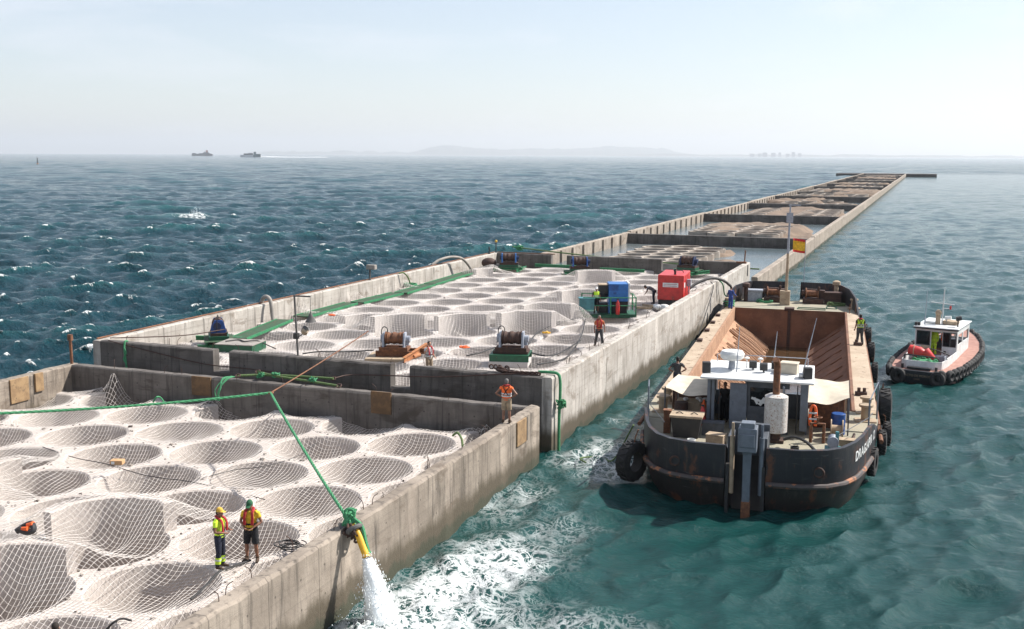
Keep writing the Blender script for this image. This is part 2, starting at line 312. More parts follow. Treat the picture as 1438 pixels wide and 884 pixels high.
# ================================================================== SEA
BA = R(4.6); BO = Vector((-5.5, 40.0, 0)); TA = R(-12); TO = Vector((0.0, 64.6, 0))
def loc2(X, Y, O, a):
    c, s = math.cos(a), math.sin(a); x = X-O.x; y = Y-O.y
    return x*c+y*s, -x*s+y*c          # v (right), u (forward)
def sea():
    na, nr = 1150, 1080
    a = np.linspace(yaw-R(62), yaw+R(62), na)
    r = [15.]; 
    while r[-1] < 33500:
        x = r[-1]; k = .0046 if x < 1500 else .0046*(x/1500)**1.1
        r.append(x*(1+min(k, .12)))
    r = np.array(r); nr = len(r)
    A, RR = np.meshgrid(a, r); X = -np.sin(A)*RR; Y = np.cos(A)*RR
    rough = np.clip((-40.2-X)/1.2, 0, 1)
    rough = np.maximum(rough, np.clip((Y-830)/120, 0, 1)*.8)
    inside = ((X > -40.6) & (X < -14.6) & (Y < 790) & (Y > -30))
    lee = np.where(X > -15, 1., 0.)
    da = a[1]-a[0]; sp = np.maximum(RR*da, RR*.0046)
    Z = np.zeros_like(X); DX = np.zeros_like(X); DY = np.zeros_like(X); J = np.zeros_like(X); 
    g = np.random.default_rng(5)
    for i in range(112):
        lam = 24*(.03**(g.random()**.8)) if i > 9 else g.uniform(14, 38)
        th = math.atan2(-.62, .78)+g.normal(0, .42 if lam > 8 else .68); k = 2*math.pi/lam; ph = g.random()*6.283
        dx, dy = math.cos(th), math.sin(th)
        amp = .0105*lam**.86*(.62 if lam > 13 else (1.8 if lam < 5 else .9))
        if i >= 84: lam = g.uniform(.55, 2.4); k = 2*math.pi/lam; amp = .0105*lam**.9*1.5
        aL = amp*rough*(1 if i < 84 else .9)
        al = amp*lee*(1-rough)*(.46 if lam < 2.4 else .33 if lam < 5 else (.32 if lam < 9 else (.2 if lam < 20 else .1)))
        am = (aL+al)*np.clip(lam/(sp*2.6)-.6, 0, 1)
        w_ = k*(X*dx+Y*dy)+ph; c = np.cos(w_); s = np.sin(w_)
        Z += am*c; DX -= .95*am*dx*s; DY -= .95*am*dy*s; J += .95*k*am*c
    # local churn from the discharge pipe and along the caisson wall
    def blob(x, y, rx, ry, p=1.6): return np.exp(-(((X-x)/rx)**2+((Y-y)/ry)**2)**p)
    ch = np.maximum.reduce([blob(-12, 22.5, 3.4, 4.5, 1), blob(-10, 22, 5, 8, 1)*.66, blob(-12.6, 29, 3.2, 7, 1)*.72, blob(-9, 16, 8, 6.5, 1)*.7, blob(-14.2, 36, 1.6, 9)*.42, blob(-12.6, 43.5, 3.0, 4.0)*.56, blob(-12, 35, 3.2, 6, 1)*.36, blob(-13.4, 58, 1.2, 16)*.36])
    ch = ch*(X > -15)
    Z += ch*.16*(np.sin(X*3.1+1.7*np.sin(Y*1.9))*np.cos(Y*2.7+1.3*np.sin(X*2.2)))
    Z += .32*np.exp(-((X+13.6)**2+(Y-24.3)**2)/.7)*(1+.5*np.sin(X*9)*np.sin(Y*11))
    # wash along the weather wall
    wash = np.exp(-np.abs(X+41.2)/1.6)*rough*(.5+.5*np.sin(Y*.21)*np.sin(Y*.083+1))
    near = (RR < 700) & (rough > .5); t0, t1 = np.percentile(J[near], [92.5, 99.3])
    foam = np.clip((J-t0)/(t1-t0), 0, 1)*(rough > .3)
    fl = np.clip((J-np.percentile(J[(lee > 0) & (RR < 300)], 99.3))/.12, 0, 1)*lee*(1-rough)*.0
    foam = np.maximum(np.maximum(foam, fl), wash*.45)
    # one breaking crest throwing spray
    b = U(272, 308, 0); d2 = ((X-b.x)/7)**2+((Y-b.y)/5)**2; Z += .6*np.exp(-d2); foam = np.maximum(foam, np.exp(-d2*1.5)*.8)
    hN = Z.copy()
    V = np.stack([X+DX*(1-inside), Y+DY*(1-inside), Z], -1).reshape(-1, 3)
    idx = np.arange(nr*na).reshape(nr, na)
    Q = np.stack([idx[:-1, :-1], idx[1:, :-1], idx[1:, 1:], idx[:-1, 1:]], -1).reshape(-1, 4)
    cx = V[Q, 0].mean(1); cy = V[Q, 1].mean(1)
    kill = (cx > -39.9) & (cx < -15.3) & (cy < 786)
    v, u = loc2(cx, cy, BO, BA); kill |= (np.abs(v+.35) < np.interp(u, [-.4, .2, 1.2, 2.5, 4.5, 8, 39, 43, 48, 49], [0, 2.2, 3.2, 3.7, 4.15, 4.4, 4.4, 4.0, 2.4, 0]))
    v, u = loc2(cx, cy, TO, TA); kill |= (np.abs(v) < np.interp(u, [.4, .6, 2, 5, 9, 12, 12.8], [0, 1.2, 1.7, 1.9, 1.6, .6, 0]))
    o = bulk('sea', V, Q[~kill], seamat()); struct(o)
    for n_, arr in (('foam', foam), ('churn', ch), ('height', hN), ('rough', np.maximum(rough, 0))):
        at = o.data.attributes.new(n_, 'FLOAT', 'POINT'); at.data.foreach_set('value', arr.astype(np.float32).ravel())
def seamat():
    m, nt, b = newmat('sea_water'); p = wpos(nt)
    def attr(n_): x = N(nt, 'ShaderNodeAttribute'); x.attribute_name = n_; return x.outputs['Fac']
    foam, churn, hgt, rg = attr('foam'), attr('churn'), attr('height'), attr('rough')
    deep = mixc(nt, rg, (.006, .043, .04), (.008, .043, .058))
    lite = mixc(nt, rg, (.012, .078, .072), (.013, .08, .086))
    big = noise(nt, scaled(nt, p, (.012, .006, .01)), 1, 3)
    deep = mixc(nt, ramp(nt, big, .4, .62), deep, mixc(nt, rg, (.005, .046, .044), (.006, .036, .05)))  # broad darker patches on rough water paint in cloud shadow
    col = mixc(nt, ramp(nt, hgt, 0, 1.1), deep, lite)  # lighter tint by height paints light coming through the crests
    # foam: lace on the churned water, broken streaks on the crests
    wob = N(nt, 'ShaderNodeVectorMath', operation='ADD')
    nn = N(nt, 'ShaderNodeTexNoise'); nn.inputs['Scale'].default_value = .9; nn.inputs['Detail'].default_value = 5; nt.links.new(p, nn.inputs['Vector'])
    sc_ = N(nt, 'ShaderNodeVectorMath', operation='SCALE'); sc_.inputs[3].default_value = 1.5; nt.links.new(nn.outputs[1], sc_.inputs[0])
    nt.links.new(p, wob.inputs[0]); nt.links.new(sc_.outputs[0], wob.inputs[1]); wp = wob.outputs[0]
    def lace(s, w0):
        vo = N(nt, 'ShaderNodeTexVoronoi', feature='DISTANCE_TO_EDGE'); vo.inputs['Scale'].default_value = s; nt.links.new(scaled(nt, wp, (1, .75, 1)), vo.inputs['Vector'])
        wd = math_(nt, 'MULTIPLY', churn, w0)
        return math_(nt, 'SUBTRACT', 1, math_(nt, 'DIVIDE', vo.outputs['Distance'], math_(nt, 'ADD', wd, .004)))
    fine = math_(nt, 'ADD', math_(nt, 'MULTIPLY', noise(nt, wp, 4.0, 8, .72), .62), math_(nt, 'MULTIPLY', noise(nt, p, 11, 7, .7), .38))
    lc = math_(nt, 'MAXIMUM', math_(nt, 'MAXIMUM', lace(.9, .2), lace(2.2, .2)), lace(4.2, .16))
    lc = math_(nt, 'ADD', lc, math_(nt, 'MULTIPLY', math_(nt, 'SUBTRACT', fine, .5), 4.2))
    patch = noise(nt, p, .32, 5, .6)
    gate = ramp(nt, math_(nt, 'ADD', churn, math_(nt, 'MULTIPLY', math_(nt, 'SUBTRACT', patch, .5), .75)), .22, .85)
    f1 = math_(nt, 'MULTIPLY', ramp(nt, lc, -.1, 1.0), gate)
    brk = noise(nt, scaled(nt, p, (.8, 2.2, 1), (0, 0, .65)), 1.5, 9, .78)
    f2 = ramp(nt, math_(nt, 'ADD', foam, math_(nt, 'MULTIPLY', math_(nt, 'SUBTRACT', brk, .5), 3.4)), .62, 1.0)
    f2 = math_(nt, 'MULTIPLY', f2, ramp(nt, foam, .02, .3))
    ff = math_(nt, 'MAXIMUM', f1, f2)
    col = mixc(nt, math_(nt, 'MULTIPLY', churn, .55), col, (.022, .082, .073))
    col = mixc(nt, ff, col, (.82, .84, .83))
    nt.links.new(col, b.inputs['Base Color'])
    nt.links.new(ramp(nt, ff, 0, 1, .09, .8), b.inputs['Roughness'])
    b.inputs['IOR'].default_value = 1.33
    rip = math_(nt, 'ADD', noise(nt, scaled(nt, p, (1, 1.5, 1), (0, 0, .5)), .9, 7, .62, .3), math_(nt, 'MULTIPLY', noise(nt, p, 3.0, 7, .68, .3), .6))
    rip = math_(nt, 'ADD', rip, math_(nt, 'MULTIPLY', ff, .15)); rip = math_(nt, 'ADD', rip, math_(nt, 'MULTIPLY', noise(nt, scaled(nt, p, (1, 1.7, 1), (0, 0, .9)), .33, 4, .6, .4), 1.3))
    rip = math_(nt, 'MULTIPLY', rip, ramp(nt, rg, 0, 1, .38, 1.15)); bump(nt, b, rip, .8, .5)
    return m
sea()
# ================================================================== HAZE, COAST
mh, nt, _b = newmat('haze_air'); nt.nodes.remove(_b)
pv = N(nt, 'ShaderNodeVolumePrincipled'); pv.inputs['Density'].default_value = 6.4e-5; pv.inputs['Color'].default_value = (.9, .95, 1, 1); pv.inputs['Anisotropy'].default_value = .25; pv.inputs['Density Attribute'].default_value = ''
nt.links.new(pv.outputs[0], nt.nodes['Material Output'].inputs['Volume'])
hz = MB().box((-34000, -34000, -7), (34000, 34000, 560)).build('haze', mh, smooth=0); struct(hz, 'stuff')
def ridge(name, px0, px1, dist, hmax, seed, matn, depth=1500, prof=None, n=150):
    a = far(px0, dist); c = far(px1, dist); vs = []; rows = 9
    for j in range(rows):
        t = j/(rows-1)
        for i in range(n):
            s = i/(n-1); p = a.lerp(c, s); q = p+p.normalized()*(t-.5)*depth
            env = math.sin(math.pi*t)**.7*min(1, s/.12, (1-s)/.12)
            h = (.55+.45*mnoise.fractal(Vector((s*14+seed, t*2.5, 0)), 1, 2, 5)) if prof is None else prof(s)*(1+.22*mnoise.fractal(Vector((s*30+seed, t*3, 0)), 1, 2, 5))
            vs.append((q.x, q.y, -3+max(0, h)*hmax*env))
    fs = [(j*n+i, j*n+i+1, (j+1)*n+i+1, (j+1)*n+i) for j in range(rows-1) for i in range(n-1)]
    o = MB().add(vs, fs).build(name, matn, smooth=0); return struct(o)
M['hills'] = worn('far_hill_scrub', (.07, .09, .06), (.11, .105, .08), scale=.004, rough=.95)
M['coast'] = worn('far_coast_land', (.08, .085, .07), (.13, .12, .1), scale=.01, rough=.95)
ridge('hills', 555, 990, 30500, 290, 3, 'hills', 3000, lambda s: .62+.3*math.exp(-((s-.17)/.1)**2)+.25*math.exp(-((s-.72)/.13)**2)-.5*max(0, s-.86)*4)
ridge('distant_hills', 340, 600, 31500, 150, 9, 'hills', 2000)
ridge('coast', 830, 1500, 24000, 75, 21, 'coast', 1500)
M['tower_far'] = worn('far_tower_render', (.4, .36, .33), (.3, .28, .26), scale=.05, rough=.9)
M['window_far'] = plain('far_tower_windows', (.08, .09, .1), .4)
for i, (px, wd, ht) in enumerate([(1056, 44, 30), (1067, 30, 34), (1074, 40, 38), (1086, 46, 34), (1095, 30, 38), (1106, 38, 32), (1114, 30, 36), (1123, 34, 35)]):
    p = far(px, 21000); wd *= 2.2*random.uniform(.8, 1.25); ht *= 2.2*random.uniform(.75, 1.15); t = thing('apartment_tower', ['broad pale apartment block at the left end of the far shore towers', 'slim apartment tower, second from the left on the far shore', 'tall apartment block, third from the left on the far shore', 'widest apartment block in the middle of the far shore row', 'slim tall apartment tower right of the widest far shore block', 'low apartment block, third from the right on the far shore', 'slim apartment tower, second from the right on the far shore', 'apartment block at the right end of the far shore row'][i], 'building', (p.x, p.y, 3), -math.atan2(p.x, p.y), 'apartment towers on the far shore')
    mb = MB().box((-wd/2, -9, -6), (wd/2, 9, ht)); mb.box((-wd*.2, -5, ht), (wd*.1, 4, ht+4)); mb.build('wall', 'tower_far', t, smooth=0)
    mb = MB()
    for k in range(int(ht/4)): mb.box((-wd/2+2, -9.3, 2+k*4), (wd/2-2, -9.02, 4+k*4))
    mb.build('window', 'window_far', t, smooth=0)
# ================================================================== CELL DECKS
PX, PY, HR = 3.37, 3.96, 1.8
NB = [(0, PY), (0, -PY), (PX, PY/2), (PX, -PY/2), (-PX, PY/2), (-PX, -PY/2)]
def hexd(a):
    return min((math.hypot(*n)/2)/max(1e-6, math.cos(a-math.atan2(n[1], n[0]))) if math.cos(a-math.atan2(n[1], n[0])) > .05 else 99 for n in NB)
HANG = sorted([2*math.pi*i/44 for i in range(44)]+[s*math.radians(x)+o for s in (1,) for x in [] for o in (0,)])
_c = []
for i in range(6):   # exact corners of the lattice cell
    ang = sorted(math.atan2(n[1], n[0]) for n in NB); a0 = ang[i]; a1 = ang[(i+1) % 6]+(2*math.pi if i == 5 else 0)
    lo, hi = a0, a1
    d0 = math.hypot(*[n for n in NB if abs(math.atan2(n[1], n[0])-a0) < 1e-6][0])/2; d1 = math.hypot(*[n for n in NB if abs(math.atan2(n[1], n[0])-ang[(i+1) % 6]) < 1e-6][0])/2
    for _ in range(50):
        m_ = (lo+hi)/2
        if d0/math.cos(m_-a0) < d1/math.cos(m_-a1): lo = m_
        else: hi = m_
    _c.append(lo % (2*math.pi))
HANG = sorted(set([round(2*math.pi*i/44, 6) for i in range(44)]+[round(x, 6) for x in _c]))
def lattice(X0, Y0, x0, x1, y0, y1):
    out = []
    for k in range(-20, 40):
        for j in range(-40, 60):
            x = X0+PX*k; y = Y0+PY*j+(k % 2)*PY/2
            if x0-2.2 < x < x1+2.2 and y0-2.2 < y < y1+2.2: out.append((x, y))
    return out
def celldeck(name, cells, rect, z, depth, mat, parent, maxr=None, outer=None, bottom=True):
    bm = bmesh.new(); n = len(HANG)
    for (cx, cy) in cells:
        rings = []
        spec = [('h', z, 0), ('c', z, .05), ('c', z-.05, 0), ('c', z-depth, 0)]
        if outer: spec = [('h', z-outer, 0)]+spec
        for kind, zz, e in spec:
            ring = []
            for a in HANG:
                rr = min(hexd(a), maxr or 99) if kind == 'h' else HR+e
                ring.append(bm.verts.new((cx+rr*math.cos(a), cy+rr*math.sin(a), zz)))
            rings.append(ring)
        for A, B in zip(rings, rings[1:]):
            for i in range(n): bm.faces.new((A[i], A[(i+1) % n], B[(i+1) % n], B[i]))
        if bottom: bm.faces.new(rings[-1])
    if rect:
        for co_, no in (((rect[0], 0, 0), (-1, 0, 0)), ((rect[1], 0, 0), (1, 0, 0)), ((0, rect[2], 0), (0, -1, 0)), ((0, rect[3], 0), (0, 1, 0))):
            bmesh.ops.bisect_plane(bm, geom=bm.verts[:]+bm.edges[:]+bm.faces[:], plane_co=co_, plane_no=no, clear_outer=True)
    bmesh.ops.remove_doubles(bm, verts=bm.verts[:], dist=.002)
    me = bpy.data.meshes.new(name); bm.to_mesh(me); bm.free()
    return finish(me, name, mat, parent, smooth=30)
def raised(c, a0, a1, z, h, parent, mat, ragged=.06):
    mb = MB(); n = 26; vs = []
    for i in range(n):
        a = a0+(a1-a0)*i/(n-1); ro = hexd(a)-.02; zz = z+h*(1+ragged*mnoise.noise(Vector((c[0]+i*.7, c[1], 0))))
        ca, sa = math.cos(a), math.sin(a)
        for rr, q in ((HR, z-.3), (HR, zz-.04), (HR+.05, zz), (ro, zz), (ro, z-.3)): vs.append((c[0]+rr*ca, c[1]+rr*sa, q))
    fs = [(i*5+j, (i+1)*5+j, (i+1)*5+j+1, i*5+j+1) for i in range(n-1) for j in range(4)]+[(0, 1, 2, 3, 4), tuple((n-1)*5+j for j in (4, 3, 2, 1, 0))]
    return mb.add(vs, fs).build('raised_wall', mat, parent, smooth=30)
def net(name, cells, rect, z, rais, peaks, rs, step=.155, seed=1, rot=.12, sagk=(.35, .95), holes=()):
    g = np.random.default_rng(seed); x0, x1, y0, y1 = rect; cx, cy = (x0+x1)/2, (y0+y1)/2; ext = math.hypot(x1-x0, y1-y0)/2+1
    t = np.arange(-ext, ext, step); A, B = np.meshgrid(t, t, indexing='ij')
    X = cx+A*math.cos(rot)-B*math.sin(rot); Y = cy+A*math.sin(rot)+B*math.cos(rot)
    X += .09*np.sin(Y*.8+X*.35)+.05*np.sin(Y*2.1+1)+.12*np.sin(X*.23+Y*.11); Y += .09*np.sin(X*.7-Y*.3+2)+.05*np.sin(X*2.3)+.1*np.sin(X*.17)
    ok = (X > x0) & (X < x1) & (Y > y0) & (Y < y1)
    Z = np.full_like(X, z+.035); C = np.array(cells); sag = g.uniform(*sagk, len(C)); sk = g.normal(0, .28, (len(C), 2))
    for (c, s, k) in zip(C, sag, sk):
        m = ok & (np.abs(X-c[0]) < HR) & (np.abs(Y-c[1]) < HR)
        dx = X[m]-c[0]; dy = Y[m]-c[1]; d = np.hypot(dx, dy)
        q = np.clip(1-(d/HR)**2, 0, 1); Z[m] -= s*q**.75*(1+k[0]*dx/HR+k[1]*dy/HR)+.05*q*np.sin(dx*5+dy*3)
    Z += .02*np.sin(X*3.3)*np.sin(Y*2.9)+.015
    for (c, a0, a1, h) in rais:
        dx = X-c[0]; dy = Y-c[1]; d = np.hypot(dx, dy); an = np.arctan2(dy, dx); mid = (a0+a1)/2; hw = (a1-a0)/2
        da = np.abs((an-mid+math.pi) % (2*math.pi)-math.pi); ea = np.maximum(0, da-hw)*np.maximum(d, .6)
        er = np.where(d < HR, HR-d, np.maximum(0, d-2.1)); e = np.hypot(ea, er)
        wt = np.clip(1-e/2.5, 0, 1)**1.6; Z += (z+h+.06-Z)*wt
    for (px_, py_, pz, rad) in peaks:
        d = np.hypot(X-px_, Y-py_); wt = np.exp(-(d/rad)); wt[d > rad*4] = 0; Z += (pz-Z)*wt
    for (hx, hy, hr) in holes: ok &= np.hypot(X-hx, Y-hy) > hr
    P = np.stack([X, Y, Z], -1); Vs, Qs = [], []; off = 0
    for ax in (0, 1):
        D = np.gradient(P, axis=ax); D /= np.linalg.norm(D, axis=-1, keepdims=True)+1e-9
        up = np.array([0, 0, 1.]); S = np.cross(D, up); S /= np.linalg.norm(S, axis=-1, keepdims=True)+1e-9; T = np.cross(S, D)
        ids = -np.ones(ok.shape, int); ids[ok] = np.arange(ok.sum()); p, s, tt = P[ok], S[ok], T[ok]
        Vs.append(np.stack([p+rs*(s*math.cos(q)+tt*math.sin(q)) for q in (1.57, 3.66, 5.76)], 1).reshape(-1, 3))
        a = ids[:-1] if ax == 0 else ids[:, :-1]; b = ids[1:] if ax == 0 else ids[:, 1:]; m = (a >= 0) & (b >= 0); a, b = a[m], b[m]
        for j in range(3):
            k = (j+1) % 3; Qs.append(np.stack([a*3+j, a*3+k, b*3+k, b*3+j], 1)+off)
        off += len(p)*3
    return bulk(name, np.concatenate(Vs), np.concatenate(Qs), 'net')
def roughwall(a, b, z0, z1, th, mat, parent, name='side_wall', notches=(), chips=.03, step=.3, extra=()):
    """straight wall from a to b (outer face line, th to the left), top edge slightly broken, rectangular notches cut from the top (s0, s1, zbottom)"""
    a = Vector((*a, 0)); b = Vector((*b, 0)); l = (b-a).length; d = (b-a)/l; nrm = Vector((-d.y, d.x, 0))
    cuts = sorted(set([0, l]+[x for n_ in notches for x in n_[:2]])); ss = []
    for c0, c1 in zip(cuts, cuts[1:]):
        k = max(1, int((c1-c0)/step)); ss.append((c0, c1, k))
    mb = MB()
    for c0, c1, k in ss:
        zt = z1
        for n_ in notches:
            if n_[0] <= c0+1e-6 and c1 <= n_[1]+1e-6: zt = n_[2]
        vs = []
        for i in range(k+1):
            s = c0+(c1-c0)*i/k; p = a+d*s
            e = chips*mnoise.fractal(Vector((p.x*1.3, p.y*1.3, 3)), 1, 2, 4); e2 = chips*mnoise.fractal(Vector((p.x*1.9, p.y*1.9, 9)), 1, 2, 4)
            c = max(0, e2)*1.4
            for off, zz in ((0, z0), (0, zt-.05-abs(e)*1.2), (.05+abs(e2), zt+e*.6), (th-.05-c, zt+e2*.6), (th, zt-.05-abs(e2)*1.2), (th, z0)):
                q = p+nrm*off; vs.append((q.x, q.y, zz))
        fs = [(i*6+j, (i+1)*6+j, (i+1)*6+j+1, i*6+j+1) for i in range(k) for j in range(5)]
        fs += [(0, 1, 2, 3, 4, 5), tuple(k*6+j for j in (5, 4, 3, 2, 1, 0))]
        mb.add(vs, fs)
    for a_, b_ in extra: mb.box(a_, b_)
    return mb.build(name, mat, parent, smooth=28)
# ---- near caisson
Z1, W1 = 1.2, 2.45
C1 = thing('concrete_caisson', 'nearest open concrete caisson, low tan walls round a deck of netted round cells', 'caisson', (0, 0, 0), 0, 'caissons of the breakwater')
cells1 = lattice(-39.52, 38.4, -39.8, -15.2, -13, 41.4)
celldeck('cell_deck', cells1, (-39.8, -15.3, -13, 41.28), Z1, 3.2, 'deck', C1)
roughwall((-14.9, -14), (-14.9, 41.8), -3, W1, .5, 'wall_near', C1, chips=.09)
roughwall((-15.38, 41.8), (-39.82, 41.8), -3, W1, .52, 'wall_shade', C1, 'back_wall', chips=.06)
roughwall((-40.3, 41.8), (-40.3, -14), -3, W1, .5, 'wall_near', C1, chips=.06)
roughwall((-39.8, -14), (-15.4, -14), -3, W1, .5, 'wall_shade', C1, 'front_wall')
def near(cells, px, py, z):
    p = U(px, py, z); return min(cells, key=lambda c: (c[0]-p.x)**2+(c[1]-p.y)**2)
RA1 = [(near(cells1, 150, 765, Z1), R(62), R(192), .95), (near(cells1, 30, 815, Z1), R(70), R(170), .8), (near(cells1, 70, 690, Z1), R(150), R(235), .55)]
for c, a, b, h in RA1: raised(c, a, b, Z1, h, C1, 'deck')
o = net('safety_net', [c for c in cells1 if c[1] > 8], (-39.7, -15.45, 13, 41.2), Z1, RA1, [(-36.9, 41.0, 2.5, .55), (-31, 41.0, 1.6, .4), (-17, 41, 1.7, .6)], .0074, seed=3, sagk=(.3, .95))
tag(o, 'white mesh net sagging over the round cells of the nearest caisson', 'net', 'nets over the cells')
def plank(c, d, nm='formwork_panel', parent=C1, mat='plywood'):
    mb = MB(); 
    mb.cbox(c, d); return mb.build(nm, mat, parent, smooth=0, bevel=.01)
plank((-31.86, 41.26, 2.02), (1.1, .1, .92), mat='plywood_dark'); plank((-22.2, 41.26, 2.06), (1.0, .1, 1.0), mat='plywood_dark'); plank((-39.78, 37.9, 1.85), (.1, 1.1, 1.15)); plank((-39.76, 39.1, 2.0), (.12, .5, .9)); plank((-14.88, 39.55, 1.86), (.08, 1.05, 1.0))
mb = MB()   # recess edge beside the right-hand panel
mb.cbox((-14.885, 40.15, 1.85), (.06, .13, .98)); mb.build('panel_slot', 'black', C1, smooth=0)
# bent reinforcing bars along the wall tops
def rebar(pts_list, parent, nm='rebar'):
    mb = MB()
    for x, y, z in pts_list:
        a = random.uniform(0, 6.28); h = random.uniform(.15, .45); mb.tube(curve([(x, y, z-.1), (x+.04*math.cos(a), y+.04*math.sin(a), z+h*.6), (x+.2*math.cos(a), y+.2*math.sin(a), z+h)], 4), .012, 5)
    mb.build(nm, 'rust_dark', parent)['kind'] = 'stuff'
rebar([(-15.3+random.uniform(-.1, .1), random.uniform(19, 41), W1) for _ in range(14)]+[(random.uniform(-40, -16), 41.4, W1) for _ in range(10)], C1)
g_ = random.Random(12)
def rubble(cells, rect, z, parent, n, mat):
    mb = MB(); k = 0
    while k < n:
        x = g_.uniform(rect[0], rect[1]); y = g_.uniform(rect[2], rect[3])
        if min(math.hypot(x-c[0], y-c[1]) for c in cells) < HR+.06: continue
        s = g_.uniform(.02, .075)*(1.8 if g_.random() < .06 else 1); mb.cbox((x, y, z+s*.3), (s*g_.uniform(.7, 1.6), s, s*.7), g_.uniform(0, 3), g_.uniform(-.4, .4)); k += 1
    mb.build('concrete_rubble', mat, parent, smooth=0)['kind'] = 'stuff'
M['chips'] = worn('broken_concrete_chips', (.3, .26, .22), (.12, .1, .085), scale=5, rough=.95)
rubble(cells1, (-39.5, -15.5, 15, 41), Z1, C1, 700, 'chips')
# ---- second caisson
Z2, W2 = 2.2, 3.35
C2 = thing('concrete_caisson', 'taller pale concrete caisson carrying the winches, generator and netted cells', 'caisson', (0, 0, 0), 0, 'caissons of the breakwater')
cells2 = lattice(-39.52, 67.5, -39.8, -15.4, 43.9, 98.7)
celldeck('cell_deck', cells2, (-39.85, -15.38, 43.88, 98.62), Z2, 4.0, 'deck_far', C2)
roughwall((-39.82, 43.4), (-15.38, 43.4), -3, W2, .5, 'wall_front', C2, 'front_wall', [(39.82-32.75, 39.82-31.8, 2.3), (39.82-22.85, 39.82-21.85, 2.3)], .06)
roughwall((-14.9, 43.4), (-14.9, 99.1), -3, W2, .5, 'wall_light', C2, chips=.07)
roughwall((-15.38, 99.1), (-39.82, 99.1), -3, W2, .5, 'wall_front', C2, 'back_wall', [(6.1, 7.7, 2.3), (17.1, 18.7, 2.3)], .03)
roughwall((-40.3, 99.1), (-40.3, 43.4), -3, W2, .5, 'wall_light', C2, chips=.05)
RA2 = [(near(cells2, *p, Z2), R(a), R(b), h) for (*p, a, b, h) in [(566, 468, 70, 190, .95), (655, 474, 70, 190, .9), (712, 468, 60, 185, 1.0), (758, 446, 60, 185, 1.0), (792, 430, 60, 185, 1.0), (812, 420, 60, 185, .95), (850, 398, 60, 170, .9), (520, 455, 90, 180, .5), (690, 380, 120, 190, .5), (668, 388, 120, 190, .5)]]
for c, a, b, h in RA2: raised(c, a, b, Z2, h, C2, 'deck_far')
holes2 = []
o = net('safety_net', cells2, (-39.75, -15.5, 44.0, 98.5), Z2, RA2, [(-39.6, 62.3, 3.3, .7), (-39.6, 70, 2.9, .6), (-39.6, 78, 2.9, .8)], .0095, seed=8, rot=.42, sagk=(.3, 1.0), step=.17)
tag(o, 'pale mesh net draped over the raised and sunken cells of the taller caisson', 'net', 'nets over the cells')
rebar([(-15.3+random.uniform(-.15, .15), random.uniform(44, 96), W2) for _ in range(26)]+[(random.uniform(-39, -16), 43.7, W2) for _ in range(16)], C2)
mb = MB(); mb.tube([(-40.2, 43.6, W2+.05), (-40.2, 70, W2+.05), (-40.2, 98.9, W2+.05)], .045, 8); mb.tube([(-39.9, 98.95, W2+.05), (-33.8, 98.95, W2+.05)], .045, 8)
mb.build('capping_pipe', 'rust', C2)
mb = MB(); mb.cbox((-14.885, 97.6, 2.75), (.06, .35, 1.0)); mb.build('wall_slot', 'black', C2, smooth=0)
rubble(cells2, (-39.5, -15.5, 44, 97), Z2, C2, 500, 'chips')
# ---- flooded caissons further out
B = [99.6, 152.5, 209, 264, 312, 366, 420, 474, 528, 582, 636, 690, 745]
XL, XR, W3, ZP = -41.0, -14.25, 1.95, .38
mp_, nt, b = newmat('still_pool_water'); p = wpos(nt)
col = mixc(nt, ramp(nt, noise(nt, scaled(nt, p, (.05, .09, 1)), 1, 5), .4, .65), (.1, .135, .15), (.15, .165, .165))  # silted pool colour, lightened to stand in for reflected sky
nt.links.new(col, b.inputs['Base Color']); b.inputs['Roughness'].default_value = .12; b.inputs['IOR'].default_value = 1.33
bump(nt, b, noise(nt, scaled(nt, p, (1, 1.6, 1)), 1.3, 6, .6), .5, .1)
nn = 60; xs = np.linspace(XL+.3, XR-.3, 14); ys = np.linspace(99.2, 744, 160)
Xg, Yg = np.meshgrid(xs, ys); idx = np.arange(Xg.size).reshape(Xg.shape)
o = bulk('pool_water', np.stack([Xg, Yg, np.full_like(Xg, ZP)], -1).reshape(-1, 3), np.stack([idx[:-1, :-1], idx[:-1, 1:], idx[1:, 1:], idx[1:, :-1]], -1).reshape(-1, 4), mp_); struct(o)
ORD = ['third', 'fourth', 'fifth', 'sixth', 'seventh', 'eighth', 'ninth', 'tenth', 'eleventh', 'twelfth', 'thirteenth', 'fourteenth']
def sandpile(parent, cx, cy, rx, ry, h, seed, n=46):
    vs = []; 
    for j in range(n):
        for i in range(n):
            a = i/(n-1)*2-1; c = j/(n-1)*2-1; d = math.hypot(a, c)
            e = max(0, 1-d**2.2); nz = mnoise.fractal(Vector((a*2.2+seed, c*2.2, seed*.3)), 1, 2, 6)
            h_ = h*.78; vs.append((min(XR-.75, max(XL+.75, cx+a*rx)), cy+c*ry, -.5+(h_+.5)*min(1, e*1.9)*(1+.32*nz)+.06*mnoise.noise(Vector((a*25, c*25, seed)))*e))
    return MB().add(vs, [(j*n+i, j*n+i+1, (j+1)*n+i+1, (j+1)*n+i) for j in range(n-1) for i in range(n-1)]).build('sand_fill', 'sand', parent, smooth=50)
